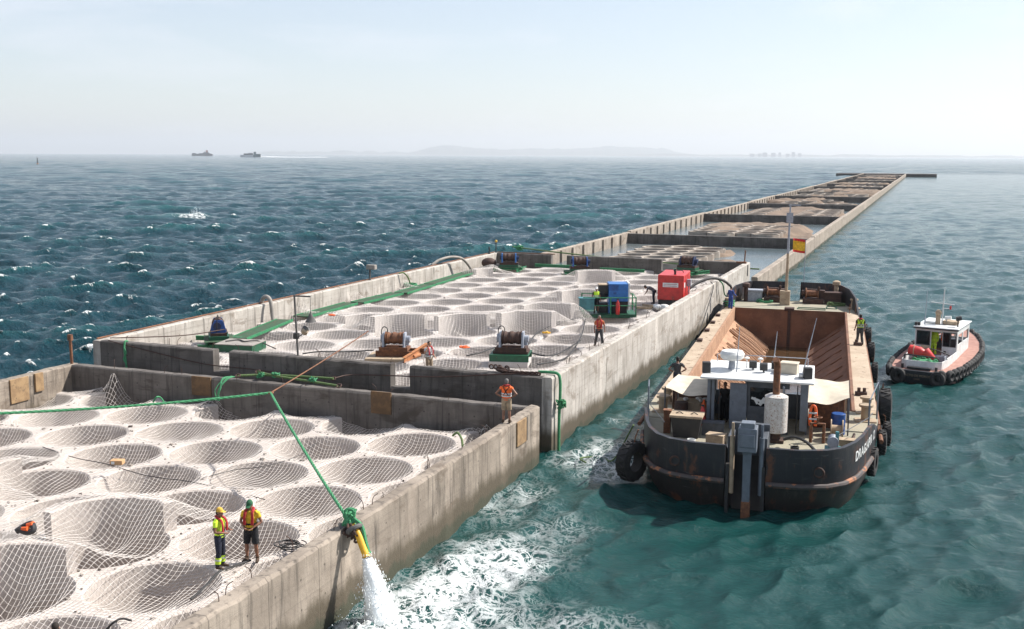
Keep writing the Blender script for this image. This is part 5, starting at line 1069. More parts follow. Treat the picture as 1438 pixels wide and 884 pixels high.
# walkway along the sea wall
WK = [((-37.0, 51.4), (-38.5, 58.6), 'nearest stretch of green walkway running from the corner winch'), ((-38.3, 60.2), (-38.5, 67.2), 'stretch of green walkway under the draped net cone by the sea wall'), ((-38.2, 67.6), (-38.0, 73.5), 'middle stretch of green walkway along the sea wall'), ((-37.8, 73.7), (-38.1, 79.5), 'green walkway stretch just before the coil of green rope'), ((-38.2, 79.8), (-38.9, 91.5), 'farthest long stretch of green walkway along the sea wall')]
for a, b, lab in WK:
    a = Vector((*a, Z2+.13)); b = Vector((*b, Z2+.13)); d = b-a; t = thing('walkway', lab, 'walkway', a, math.atan2(d.y, d.x), 'walkway sections along the sea wall')
    l = d.length; MB().box((0, -.5, 0), (l, .5, .06)).build('grating', 'walkway', t, smooth=0); MB().box((0, -.56, -.06), (l, -.5, .1)).box((0, .5, -.06), (l, .56, .1)).build('edge_beam', 'green_light', t, smooth=0)
for (x0, x1, y, lab) in ((-35.4, -31.2, 97.6, 'green steel beam lying below the far left back wall'), (-28.5, -24.2, 96.6, 'green steel beam lying below the middle of the back wall')):
    t = thing('steel_beam', lab, 'beam', (x0, y, Z2+.05), 0); MB().ibeam((0, 0, 0), (x1-x0, 0, 0), .28, .22).build('beam', 'green_light', t, smooth=0)
# hydraulic power unit
HP = thing('power_unit', 'blue and white hydraulic power unit inside green railings with a teal tank', 'power unit', (-20.0, 69.6, Z2+.1), R(21), None)
MB().box((-1.7, -1.15, 0), (1.9, 1.15, .14)).ibeam((-1.7, -1.15, -.1), (1.9, -1.15, -.1), .24, .12).build('skid', 'green', HP, smooth=0)
MB().box((.05, -.75, .95), (1.35, .75, 2.15)).box((.05, -.7, .14), (.25, .7, .95)).build('cabinet', 'blue_cab', HP, smooth=0, bevel=.03)
MB().box((.06, -.752, 1.7), (.7, -.75, 2.1)).box((.35, -.765, 1.45), (.55, -.752, 1.6)).build('cabinet_panel', 'blue', HP, smooth=0)
MB().box((1.352, -.7, .35), (1.47, .78, 2.2)).build('white_panel', 'white', HP, smooth=0, bevel=.02)
MB().box((.3, -.6, .14), (1.3, .6, .9)).cyl((.5, -.62, .5), (.5, -.75, .5), .2, 14).cyl((.9, -.62, .55), (.9, -.72, .55), .16, 14).box((-.55, -.4, .14), (0, .4, .8)).build('engine', 'black', HP, smooth=30)
mb = MB()
for k in range(5): mb.tube(curve([(-.5-.06*k, -.5, .3), (-.75, -.55-.05*k, .8), (-.55, -.5, 1.3-.06*k), (-.1, -.3, 1.5-.1*k), (.05, 0, 1.4)], 6), .05, 8)
mb.build('hydraulic_hose', 'hose_black', HP)
MB().box((-.6, -.35, 1.4), (.02, .4, 2.0)).build('control_box', 'black', HP, smooth=0, bevel=.02)
MB().box((-.6, -.4, 2.0), (0, .5, 2.06)).build('box_lid', 'wood', HP, smooth=0)
MB().box((-1.95, -1.2, .45), (-.95, -.5, 1.2)).box((-2.0, -1.25, 1.18), (-.9, -.45, 1.24)).build('tank', 'teal', HP, smooth=0, bevel=.02)
mb = MB()
for p in ((-1.65, -1.1), (.15, -1.1), (1.85, -1.1), (1.85, 1.1), (-1.65, 1.1)): mb.box((p[0]-.04, p[1]-.04, .14), (p[0]+.04, p[1]+.04, 1.3))
for a, b in (((-1.65, -1.1), (1.85, -1.1)), ((1.85, -1.1), (1.85, 1.1))):
    for z in (.72, 1.26): mb.tube([(*a, z), (*b, z)], .035, 6)
mb.tube([(-1.65, 1.1, 1.26), (1.85, 1.1, 1.26)], .035, 6); mb.build('railing', 'green_light', HP, smooth=0)
t = thing('fire_extinguisher', 'red fire extinguisher standing at the corner of the power unit railings', 'extinguisher', (-19.0, 68.75, Z2+.24)); MB().lathe([(0, 0), (.12, 0), (.13, .08), (.13, .75), (.06, .9), (.03, 1.0), (0, 1.0)], 16).build('cylinder', 'red', t); MB().cbox((0, 0, 1.03), (.16, .06, .07)).build('valve', 'black', t, smooth=0)
# generator
GN = thing('generator', 'red box generator with white plates beside the right-hand caisson wall', 'generator', (-16.75, 76.2, Z2), R(5))
MB().box((-1.0, -1.7, .05), (.75, 1.9, .62)).build('skid_base', 'black', GN, smooth=0, bevel=.02)
MB().box((-1.05, -1.8, .62), (.8, 2.0, 2.4)).build('canopy', 'red', GN, smooth=0, bevel=.05)
MB().box((-.68, -1.815, 1.55), (.42, -1.802, 1.86)).build('name_plate', 'white', GN, smooth=0)
MB().box((-.6, -1.82, 1.62), (.34, -1.816, 1.65)).box((-.6, -1.82, 1.74), (.34, -1.816, 1.77)).build('plate_line', 'red_vest', GN, smooth=0)
MB().box((.802, -1.5, 1.5), (.812, -1.0, 1.85)).build('side_plate', 'white', GN, smooth=0)
mb = MB()
for y in (-.8, .1, 1.0): mb.box((.8, y, .75), (.815, y+.03, 2.3))
for k in range(7): mb.box((.801, 1.1, 1.0+k*.13), (.82, 1.8, 1.05+k*.13))
mb.build('door_seam', 'red_vest', GN, smooth=0)
MB().cyl((.1, -1.2, 2.4), (.1, -1.2, 2.62), .08, 12).cyl((.1, -1.2, 2.62), (.1, -1.45, 2.75), .09, 12).build('exhaust', 'black', GN)
MB().tube(curve([(.0, -.3, 2.4), (.05, 0, 2.55), (.4, .3, 2.55), (.5, .4, 2.4)], 5), .03, 6).build('lifting_eye', 'black', GN)
MB().box((.85, -.5, 1.5), (1.15, -.15, 2.0)).box((.95, -.4, 0), (1.02, -.3, 1.5)).build('switch_box', 'pale_steel', GN, smooth=0, bevel=.02)
t = thing('bag_heap', 'pile of white bags and timber at the foot of the red generator', 'bags', (-17.4, 73.2, Z2))
mb = MB(); 
for k in range(6): mb.sphere((random.uniform(-.3, .8), random.uniform(-.2, .3), .2+.1*random.random()), (.35, .25, .2), 10, 7)
mb.build('bag', 'white', t); MB().cbox((-.9, .0, .15), (1.1, .3, .16), rz=.2).cbox((-.7, .3, .25), (.9, .2, .2), rz=-.4).build('timber', 'wood', t, smooth=0)
# posts, lamps
t = thing('lamp_post', 'thin grey post with a crossbar, hanging funnel and round lamp on the front wall', 'post', (-28.05, 43.75, W2), R(0))
MB().cyl((0, 0, -.1), (-.12, 0, 2.95), .05, 8).cyl((-.15, 0, 2.9), (.78, 0, 2.92), .04, 8).cyl((.76, 0, 2.9), (.76, 0, 2.15), .015, 6).build('post', 'hose_grey', t)
MB().lathe([(.03, .5), (.05, .42), (.27, 0), (.24, 0), (0, .38)], 18, Matrix.Translation((.76, 0, 1.68))).build('funnel', 'hose_grey', t)
MB().tube([(.35, 0, 1.15), (.52, -.02, 1.38)], [.15, .18], 16).build('lamp', 'hose_grey', t); MB().tube([(.47, -.16, 1.15), (.58, -.2, 1.3)], [.15, .15], 14).build('lamp_glass', 'wood', t)
MB().cbox((-.07, 0, .95), (.22, .2, .28)).tube([(.02, 0, .9), (.2, 0, 1.0), (.38, 0, 1.15)], .02, 6).build('junction_box', 'black', t, smooth=0)
t = thing('signal_lamp', 'grey box lamp on a short post on top of the sea wall', 'lamp', (-40.05, 72.9, W2)); MB().cyl((0, 0, -.1), (0, 0, .95), .07, 8).build('post', 'hose_grey', t); MB().cbox((.15, 0, 1.02), (.75, .4, .36)).build('lamp_box', 'hose_pale', t, smooth=0, bevel=.03)
t = thing('rusty_post', 'short rusty steel post at the seaward corner of the nearest caisson', 'post', (-39.95, 41.5, W1)); MB().cyl((0, 0, -.1), (-.02, 0, 1.3), .075, 10).cbox((-.02, 0, 1.35), (.22, .16, .3)).build('post', 'rust', t)
t = thing('rusty_post', 'rusty pipe post at the far right corner of the tall caisson', 'post', (-15.2, 97.6, W2)); MB().cyl((0, 0, -.1), (.06, 0, 1.2), .06, 8).cbox((-.3, .2, .08), (.9, .3, .16)).build('post', 'rust', t)
t = thing('navigation_post', 'dark post with a pale tip at the far left corner of the tall caisson', 'post', (-39.9, 98.6, W2)); MB().cyl((0, 0, -.1), (0, 0, 1.1), .06, 8).build('post', 'black', t); MB().sphere((0, 0, 1.15), .14, 12, 8).build('tip', 'yellow_cap', t)
t = thing('navigation_post', 'stumpy dark post beside the far left corner post', 'post', (-40.05, 97.2, W2)); MB().cyl((0, 0, -.1), (0, 0, .7), .07, 8).cbox((0, 0, .05), (.2, .2, .1)).build('post', 'black', t)
# ================================================================== ROPES, HOSES, CABLES
def line(name, label, cat, pts, r, mat, sm=8, n=8, group=None, extra=None):
    o = MB().tube(curve(pts, sm), r, n).build(name, mat); return tag(o, label, cat, group)
ring = U(380, 552, 3.75)
def twisted(pts, r, mat, name, parent=None):
    pts = [Vector(p) for p in pts]; mb = MB(); tot = 0; ds = [0]
    for a, b in zip(pts, pts[1:]): tot += (b-a).length; ds.append(tot)
    n = int(tot/.09); out = [[], [], []]
    for i in range(n+1):
        s = tot*i/n; k = min(len(pts)-2, max(0, int(np.searchsorted(ds, s))-1)); p = pts[k].lerp(pts[k+1], (s-ds[k])/max(1e-6, ds[k+1]-ds[k])); d = (pts[k+1]-pts[k]).normalized(); a = d.orthogonal().normalized(); b = d.cross(a)
        for j in range(3): q = s*9+j*2.094; out[j].append(p+(a*math.cos(q)+b*math.sin(q))*r*.5)
    for o_ in out: mb.tube(o_, r*.58, 6)
    return mb.build(name, mat, parent)
endp = U(491, 733, 2.62)
t = thing('tow_rope', 'thick green tow rope bent at an iron ring, ending at the yellow pipe', 'rope', (0, 0, 0))
L_ = U(-60, 583, 4.3)
twisted(sagline(L_, ring, .12, 10), .05, 'rope_green', 'rope', t); twisted(sagline(ring, endp, .1, 10), .05, 'rope_green', 'rope', t)
MB().torus(.1, .03, 16, 6, Matrix.Translation(ring)).build('shackle', 'rust', t)
mb = MB()
for k in range(10): mb.tube(curve([endp+Vector((random.uniform(-.15, .15), random.uniform(-.15, .15), random.uniform(-.1, .35))) for _ in range(6)], 4), .045, 6)
mb.tube(curve([endp+Vector((.15, 0, .1)), endp+Vector((.45, -.1, -.05)), endp+Vector((.62, -.2, -.45)), endp+Vector((.75, -.25, -.75))], 5), [.06]*15+[.1], 6); mb.build('knot', 'rope_green', t)
line('wire_rope', 'thin rusty wire from the iron ring up to the winch on orange beams', 'cable', sagline(ring, (-27.3, 49.4, 3.72), .05), .028, 'rust', 2, 6)
t = thing('discharge_pipe', 'yellow discharge pipe hanging over the right wall and pouring water', 'pipe', (0, 0, 0))
P0 = U(497, 742, 2.5); _d = U(515, 783, 0)-Vector((0, 0, HC)); PT = Vector((0, 0, HC))+_d*((-14.15)/_d.x)
MB().tube(curve([P0+Vector((-.7, .7, -.45)), P0+Vector((-.3, .3, -.05)), P0, P0.lerp(PT, .35)+Vector((0, 0, .12)), P0.lerp(PT, .7)+Vector((0, 0, .05)), PT], 5), .105, 14, False).tube([PT+(P0-PT).normalized()*.05, PT], [.11, .115], 14, False).build('pipe', 'yellow', t)
MB().torus(.2, .07, 16, 8, Matrix.Translation(P0+Vector((.05, -.05, 0))) @ (PT-P0).to_track_quat('Z', 'Y').to_matrix().to_4x4()).cbox(P0+Vector((-.3, .2, -.15)), (.5, .4, .25), rz=.6).build('coupling', 'hose_grey', t)
mb = MB()
for k in range(7): mb.tube(curve([P0+Vector((random.uniform(-.35, .25), random.uniform(-.25, .3), random.uniform(-.35, .1))) for _ in range(5)], 4), .035, 6)
mb.build('lashing', 'rust_dark', t)
# water jet
wj, nt, b = newmat('falling_white_water'); b.inputs['Base Color'].default_value = (.86, .88, .87, 1); b.inputs['Roughness'].default_value = .55; b.inputs['Subsurface Weight'].default_value = .3; b.inputs['Subsurface Radius'].default_value = (.2, .2, .2)
mb = MB(); g = random.Random(2); d0 = (PT-P0).normalized(); vel = d0*2.2
def jp(t_): return PT+vel*t_+Vector((0, 0, -4.9*t_*t_))
TF = .50
core = [jp(TF*i/14) for i in range(15)]
def jetcore():
    n = 22; vs = []
    for i, p in enumerate(core):
        s = i/14; r = .13+.36*s**1.15
        for j in range(n):
            q = 2*math.pi*j/n; rr = r*(1+(.15+.3*s)*mnoise.fractal(Vector((math.cos(q)*2, math.sin(q)*2, i*.7)), 1, 2, 4)); vs.append((p.x+rr*math.cos(q), p.y+rr*math.sin(q), p.z))
    mb.add(vs, [(i*n+j, i*n+(j+1) % n, (i+1)*n+(j+1) % n, (i+1)*n+j) for i in range(14) for j in range(n)])
jetcore()
for k in range(6500):
    t_ = TF*g.random()**.6; p = jp(t_); s = t_/TF; sp = .12+.4*s**1.3; r = g.uniform(.004, .012)*(1+.5*s)
    c = p+Vector((g.gauss(0, sp*.55), g.gauss(0, sp*.55), g.gauss(0, .1)))
    if c.x < -14.85: continue
    mb.sphere(c, (r, r, r*g.uniform(1.2, 3)), 5, 4)
for k in range(900):
    p = jp(TF); a = g.uniform(0, 6.283); rr = abs(g.gauss(0, .75)); h = abs(g.gauss(0, .28))*math.exp(-rr*.8); r = g.uniform(.006, .018)
    c = (p.x+rr*math.cos(a), p.y+rr*math.sin(a), .03+h)
    if c[0] > -14.85: mb.sphere(c, (r, r, r*1.2), 5, 4)
o = mb.build('water_jet', wj, smooth=80); o['kind'] = 'stuff'
mb = MB(); b0 = U(272, 306, 0)
for k in range(170):
    s = g.random(); c = (b0.x+g.gauss(0, .6), b0.y+g.gauss(0, .5)+.8*s, .5+1.9*s*g.random()); r = g.uniform(.02, .07); mb.sphere(c, r, 5, 4)
o = mb.build('sea_spray', wj, smooth=80); o['kind'] = 'stuff'
# olive mooring ropes bundled over the gap between the caissons
def pz(px, py, z): return U(px, py, z)
t = thing('mooring_rope', 'bundle of olive green mooring ropes laid along the gap between both caissons', 'rope', (0, 0, 0))
for pts in ([(333, 528, 2.62), (370, 527, 2.65), (420, 529, 2.68), (468, 532, 2.7)], [(362, 522, 2.75), (385, 528, 2.66), (430, 535, 2.6), (474, 542, 2.55)]):
    MB().tube(curve([pz(*p) for p in pts], 8), .06, 8).build('rope', 'rope_olive', t)
mb = MB()
for px, py in ((366, 528), (388, 528), (439, 534)):
    c = pz(px, py, 2.66)
    for k in range(7): mb.tube(curve([c+Vector((random.uniform(-.2, .2), random.uniform(-.15, .15), random.uniform(-.1, .16))) for _ in range(5)], 4), .028, 6)
    mb.build('knot', 'rope_green', t); mb = MB()
c = pz(318, 533, 2.55)
for k in range(5): mb.tube(curve([pz(328, 529, 2.6)+Vector((random.uniform(-.2, .2), 0, 0)), c+Vector((random.uniform(-.2, .2), -.1, .05)), c+Vector((random.uniform(-.25, .2), -.55, -.4)), c+Vector((random.uniform(-.35, .2), -.6, -.9))], 5), .026, 6)
mb.build('knot', 'rope_green', t); 
mb = MB()
for px, py in ((334, 528), (468, 532), (476, 542), (362, 522)): mb.torus(.11, .035, 12, 6, Matrix.Translation(pz(px, py, 2.68)) @ Matrix.Rotation(.6, 4, 'X'))
mb.build('shackle', 'rust_dark', t)
line('wire_rope', 'dark wire stretched low across the front of the tall caisson', 'cable', [pz(470, 531, 2.8), (-24.5, 43.2, 2.78), (-20.5, 43.2, 3.0), (-17.5, 43.35, 3.32), (-16.2, 43.6, 3.42)], .03, 'rust_dark', 6, 6)
line('wire_rope', 'dark wire from the corner winch along the inside of the front wall', 'cable', [(-39.6, 43.9, 3.42), (-37.5, 47, 3.2), (-36.6, 49.6, 3.2)], .03, 'rust_dark', 6, 6)
line('wire_rope', 'thin dark cable sagging from the left corner down across the wall gap', 'cable', [(-39.2, 43.34, 3.4), (-36, 43.33, 2.95), (-33.2, 43.3, 2.62), (-31, 43.3, 2.58), (-28.8, 43.0, 2.6)], .025, 'rust_dark', 6, 6)
t = thing('hanging_rope', 'bright green rope hanging down the left corner of the tall caisson front', 'rope', (-38.1, 43.3, W2))
MB().tube(curve([(0, .2, .06), (0, 0, .08), (.0, -.08, -.3), (.06, -.08, -.9), (.1, -.08, -1.5)], 6), .05, 8).tube(curve([(.0, -.08, -.2), (.12, -.1, -.5), (-.05, -.1, -.8), (.12, -.1, -1.1)], 5), .04, 6).build('rope', 'rope_green', t)
t = thing('hanging_rope', 'green rope looped over the right corner of the tall caisson down to the water', 'rope', (-14.85, 43.9, W2))
MB().tube(curve([(-.9, .1, .1), (-.4, .1, .12), (.0, .05, .1), (.14, .02, -.15), (.16, 0, -.9), (.13, 0, -1.6), (.12, 0, -2.6), (.12, 0, -3.4)], 6), .07, 8).build('rope', 'rope_green', t)
mb = MB()
for k in range(14): mb.tube(curve([Vector((.2, 0, -1.25))+Vector((random.uniform(-.16, .2), random.uniform(-.2, .2), random.uniform(-.2, .22))) for _ in range(5)], 4), .035, 6)
mb.build('knot', 'rope_green', t)
t = thing('anchor_chain', 'rusty chain lying over the right corner of the front wall', 'chain', (0, 0, 0))
mb = MB(); pp = curve([(-17.6, 43.7, 3.5), (-17.0, 43.6, 3.42), (-16.3, 43.6, 3.42), (-15.7, 43.7, 3.42)], 6)
for i, p in enumerate(pp): mb.torus(.09, .032, 12, 6, Matrix.Translation(p) @ Matrix.Rotation(i*1.5, 4, 'X') @ Matrix.Diagonal((1.5, 1, 1, 1)))
for k in range(8): mb.torus(.1, .035, 12, 6, Matrix.Translation((-17.5+random.uniform(-.4, .4), 43.75+random.uniform(-.15, .15), 3.5+random.uniform(-.05, .12))) @ Matrix.Rotation(random.uniform(0, 3), 4, 'X') @ Matrix.Rotation(random.uniform(0, 3), 4, 'Z'))
o = mb.build('chain', 'rust_dark', t)
t = thing('mooring_rope', 'long green rope stretched above the back wall of the tall caisson', 'rope', (0, 0, 0))
MB().tube(sagline((-41.2, 106.5, 3.3), (-14.4, 101.5, 2.5), .25), .07, 8).build('rope', 'rope_olive', t)
mb = MB()
for f_, in ((.03,), (.52,), (.6,), (.9,)):
    c = Vector((-41.2, 106.5, 3.3)).lerp(Vector((-14.4, 101.5, 2.5)), f_)-Vector((0, 0, f_*(1-f_)))
    for k in range(7): mb.tube(curve([c+Vector((random.uniform(-.5, .5), random.uniform(-.2, .2), random.uniform(-.25, .2))) for _ in range(5)], 4), .05, 6)
mb.build('knot', 'rope_green', t)
hz2 = Z2+.12
for k, (lab, pl) in enumerate([('black hose snaking from the power unit past the raised cells to the dark-drum winch', [(818, 446), (790, 452), (765, 462), (752, 470), (735, 492), (716, 500)]),
        ('black hose running from the power unit toward the man in orange', [(822, 448), (817, 470), (805, 492), (790, 505), (755, 512)]),
        ('black hose leaving the dark-drum winch to the right', [(735, 492), (765, 500), (790, 494), (815, 478)]),
        ('black hose between both pale winches', [(655, 500), (676, 495), (700, 488), (712, 505)]),
        ('black hose in the left foreground of the beams winch', [(425, 497), (450, 494), (490, 494), (525, 492)])]):
    line('hydraulic_hose', lab, 'hose', [pz(x, y, hz2+.1*math.sin(i*2.1)) for i, (x, y) in enumerate(pl)], .04, 'hose_black', 8, 6, 'black hoses on the tall caisson')
for lab, x, y in (('orange cloth lying on the net near the man in the white shirt', 652, 488), ('yellow-orange sling lying by the hoses left of the man in orange', 767, 468)):
    c = pz(x, y, hz2+.05); mb = MB()
    for k in range(6): mb.tube(curve([c+Vector((random.uniform(-.28, .28), random.uniform(-.25, .25), random.uniform(0, .06))) for _ in range(4)], 4), .045, 6)
    o = mb.build('lifting_sling', 'orange' if x < 700 else 'yellow'); tag(o, lab, 'sling')
t = thing('suction_hose', 'fat grey hose rising over the sea wall beside the near walkway', 'hose', (-39.6, 58.4, Z2)); MB().tube(curve([(.5, -.2, .1), (.35, -.1, .6), (.2, 0, 1.3), (-.1, .1, 1.6), (-.5, .2, 1.5), (-.8, .25, .9)], 7), .13, 12).build('hose', 'hose_pale', t)
t = thing('suction_hose', 'big grey hose arching over the sea wall beside the far walkway', 'hose', (-39.5, 87, Z2)); MB().tube(curve([(.9, 2.5, .1), (.8, 2.2, .7), (.5, 1.2, 1.5), (0, 0, 1.75), (-.5, -1.4, 1.6), (-.9, -2.2, 1.2)], 7), .12, 12).build('hose', 'hose_pale', t)
t = thing('rope_coil', 'coil of green rope on the sea wall and deck midway along it', 'rope', (-39.3, 78.4, Z2)); MB().tube(curve([(-.45, -1.2, 1.25), (-.2, -.9, 1.28), (0, -.5, .9), (.1, -.2, .3), (.3, 0, .1)], 6), .06, 8).build('rope', 'rope_olive', t); MB().tube(curve([(.5*math.cos(k*.5), .5*math.sin(k*.5), .08+.005*k) for k in range(50)], 3), .05, 6).build('coil', 'rope_green', t)
t = thing('rope_drum', 'dark bundled rope drum near the far end of the walkway', 'drum', (-38.6, 93.6, Z2+.1)); MB().sphere((0, 0, .55), (.75, .6, .5), 18, 10).build('rope_bundle', 'rust_dark', t); MB().box((-.8, -.5, 0), (.8, .5, .12)).build('pallet', 'green', t, smooth=0)
t = thing('discharge_hose', 'dark grey hose arching over the right wall by the generator', 'hose', (-15.1, 82, W2))
MB().tube(curve([(-2.0, -1.8, -.85), (-1.2, -.9, -.1), (-.2, 0, .3), (.6, .8, .1), (1.1, 1.5, -.4)], 8), .11, 12).build('hose', 'hose_grey', t); MB().tube(curve([(.2, .9, .15), (.5, 1.4, -.3), (.55, 2.2, -1.2), (.9, 3, -1.6)], 6), .05, 6).build('rope', 'rope_green', t)
line('wire_rope', 'thin dark cables hanging down the right wall from the arching hose', 'cable', [(-15.2, 81.5, 3.45), (-14.8, 80.5, 3.1), (-14.6, 77, 1.8), (-14.5, 74, .6), (-14.4, 73, -.2)], .035, 'hose_black', 8, 6)
# loose things on the near deck
t = thing('cardboard_box', 'small brown cardboard box lying on the near cells', 'box', tuple(U(165, 653, Z1))+() , R(20)); MB().box((-.24, -.16, .03), (.24, .16, .2)).build('box', 'cardboard', t, smooth=0, bevel=.01); MB().box((-.18, -.163, .06), (-.05, -.161, .17)).build('box_label', 'white', t, smooth=0)
c = U(38, 750, Z1+.8); t = thing('lifejacket', 'black and orange lifejacket left on a raised cell wall', 'lifejacket', (c.x, c.y, Z1+.86))
MB().tube(curve([(-.3, -.1, 0), (-.1, .05, .16), (.15, .05, .25), (.3, -.05, .1), (.1, -.12, .05), (-.15, -.15, .12)], 5), .09, 8).build('pad', 'black', t); MB().tube([(.05, 0, .2), (.25, .02, .27)], .08, 8).tube([(-.02, -.14, .13), (.18, -.12, .16)], .07, 8).build('flap', 'orange', t)
t = thing('cable_coil', 'black cable coiled on the deck behind the man in the yellow shirt', 'cable', tuple(U(408, 772, Z1+.06))); MB().tube(curve([(.38*math.cos(k*.45)+.15*math.sin(k*.13), .3*math.sin(k*.45), .04+.003*k) for k in range(60)], 3), .018, 6).build('cable', 'hose_black', t)
line('ground_hose', 'black hose running over the cells beside the pair of workers', 'hose', [pz(x, y, Z1+z) for x, y, z in ((268, 842, -.2), (290, 822, -.05), (308, 803, .06), (330, 795, .08), (352, 787, .08))], .035, 'hose_black', 6, 6)
line('ground_hose', 'black hose end on the cell rim at the bottom edge', 'hose', [pz(x, y, Z1+z) for x, y, z in ((150, 884, -.1), (160, 874, .12), (172, 869, .15), (185, 872, .06))], .03, 'hose_black', 6, 6)
line('ground_cable', 'thin dark cable strung across the near cells past the cardboard box', 'cable', [pz(x, y, Z1+z) for x, y, z in ((60, 628, .06), (105, 643, -.05), (150, 652, .05), (205, 668, -.06), (262, 676, .06), (330, 690, -.05), (372, 702, .06))], .016, 'hose_black', 6, 5)
line('ground_cable', 'thin dark cable crossing the cells toward the back wall boards', 'cable', [pz(x, y, Z1+z) for x, y, z in ((283, 672, .06), (330, 660, -.05), (372, 655, .06), (420, 640, -.04), (445, 622, .06))], .014, 'hose_black', 6, 5)
line('mooring_rope', 'green rope end draped on the netting by the left back wall', 'rope', [pz(x, y, z) for x, y, z in ((215, 565, 1.35), (220, 558, 1.6), (226, 559, 1.5), (232, 568, 1.3))], .04, 'rope_green', 6, 6)
line('mooring_rope', 'short olive rope hooked over the cells near the back right wall', 'rope', [pz(x, y, z) for x, y, z in ((636, 612, 1.55), (642, 608, 1.75), (648, 616, 1.6), (650, 630, 1.25))], .05, 'rope_olive', 6, 6)
# ================================================================== PEOPLE
def remesh(o, v):
    m = o.modifiers.new('remesh', 'REMESH'); m.mode = 'VOXEL'; m.voxel_size = v; m.use_smooth_shade = True
    s = o.modifiers.new('smooth', 'SMOOTH'); s.factor = .5; s.iterations = 2; return o
def person(label, loc, rz, pose=None, wear=None, h=1.75, hyaw=0, hpitch=0, group=None):
    J = dict(pel=(0, 0, .95), waist=(0, .0, 1.08), chest=(0, .01, 1.28), neck=(0, -.01, 1.47), head=(0, .03, 1.63))
    for s, n in ((-1, 'l'), (1, 'r')):
        J.update({'sh_'+n: (s*.185, -.01, 1.41), 'el_'+n: (s*.25, -.04, 1.13), 'wr_'+n: (s*.26, .06, .89), 'hip_'+n: (s*.09, 0, .92), 'kn_'+n: (s*.11, .02, .5), 'an_'+n: (s*.12, -.02, .09), 'toe_'+n: (s*.145, .15, .035)})
    J.update(pose or {}); J = {k: Vector(v) for k, v in J.items()}
    t = thing('person', label, 'person', loc, rz, group); t.scale = (h/1.75,)*3
    W = dict(skin='skin', top='grey_cloth', sleeve=.55, legs='navy_cloth', leg=1.0, shoe='boot', hat=None, hair='hair_dark', vest=None, vestmat=None, bands=False); W.update(wear or {})
    b = MB()
    tors = [(J['pel']-Vector((0, 0, .08)), (.13, .1)), (J['pel'], (.165, .115)), (J['waist'], (.145, .105)), (J['chest'], (.175, .12)), (J['chest'].lerp(J['neck'], .6), (.165, .1)), (J['neck'], (.07, .065))]
    fx = (J['sh_r']-J['sh_l']).normalized(); fwd_ = Vector((0, 0, 1)).cross(fx)*-1; fwd_ = fx.cross(Vector((0, 0, 1)))*-1; upv = tuple(Vector((0, 0, 1)).cross(fx))
    def torso(mb, seq, e): mb.tube([p for p, r in seq], [(r[0]+e, r[1]+e) for p, r in seq], 14, True, 1, upv)
    torso(b, tors, 0); b.tube([J['neck']-Vector((0, 0, .05)), J['neck'].lerp(J['head'], .6)], [.06, .055], 10)
    for n in 'lr':
        b.tube([J['chest'].lerp(J['sh_'+n], .7)+Vector((0, 0, .04)), J['sh_'+n]], [.055, .062], 10)
        b.tube([J['sh_'+n]+Vector((0, 0, .01)), J['sh_'+n].lerp(J['el_'+n], .4), J['el_'+n], J['el_'+n].lerp(J['wr_'+n], .35), J['wr_'+n]], [.058, .05, .04, .042, .027], 10)
        b.tube([J['hip_'+n]+Vector((0, 0, .04)), J['hip_'+n].lerp(J['kn_'+n], .4), J['kn_'+n], J['kn_'+n].lerp(J['an_'+n], .35), J['an_'+n]], [.095, .08, .056, .058, .036], 12)
        b.tube([J['an_'+n]+Vector((0, -.04, -.02)), J['an_'+n].lerp(J['toe_'+n], .5), J['toe_'+n]], [(.038, .04), (.042, .035), (.035, .022)], 8)
        # hand: palm, four unequal curled fingers, thumb from the side of the palm
        d = (J['wr_'+n]-J['el_'+n]).normalized(); sd_ = d.cross(Vector((0, 0, 1)) if abs(d.z) < .8 else Vector((0, 1, 0))).normalized(); pn = sd_.cross(d)
        w0 = J['wr_'+n]; kn_ = w0+d*.085; b.tube([w0, w0+d*.04, kn_], [(.024, .018), (.037, .016), (.038, .014)], 8, True, 1, tuple(pn))
        for q, (off, ln_) in enumerate(((-.028, .062), (-.009, .072), (.01, .068), (.028, .052))):
            a = kn_+sd_*off; b.tube([a-d*.01, a+d*ln_*.5+pn*.008, a+d*ln_*.8+pn*.03], [.0095, .009, .0075], 6)
        a = w0+d*.03-sd_*.032; b.tube([a, a-sd_*.028+d*.025+pn*.01, a-sd_*.03+d*.055+pn*.02], [.012, .011, .008], 6)
    Hm = Matrix.Translation(J['head']) @ Matrix.Rotation(hyaw, 4, 'Z') @ Matrix.Rotation(-hpitch, 4, 'X')
    def hs(mb, c, r): m2 = MB().sphere((0, 0, 0), r, 14, 10); mb.add([v for v in m2.v], m2.f, Hm @ Matrix.Translation(c))
    hs(b, (0, -.005, .03), (.076, .096, .098)); hs(b, (0, .025, -.05), (.056, .068, .07)); hs(b, (0, .096, -.015), (.013, .022, .026)); hs(b, (0, .078, .022), (.05, .02, .012)); hs(b, (0, .084, -.062), (.024, .012, .01)); hs(b, (0, .07, -.098), (.025, .022, .02))
    for s in (-1, 1): hs(b, (s*.078, -.005, -.01), (.012, .022, .032))
    body = b.build('body', W['skin'], t); remesh(body, .0125)
    e = MB()
    for s in (-1, 1): hs(e, (s*.031, .0905, .003), (.011, .007, .008))
    e.build('eyes', 'eye', body)
    if W['hair'] and W['hat'] != 'helmet':
        e = MB(); hs(e, (0, -.018, .05), (.082, .095, .088)); hs(e, (0, -.05, -.005), (.074, .062, .075)); e.build('hair', W['hair'], t)
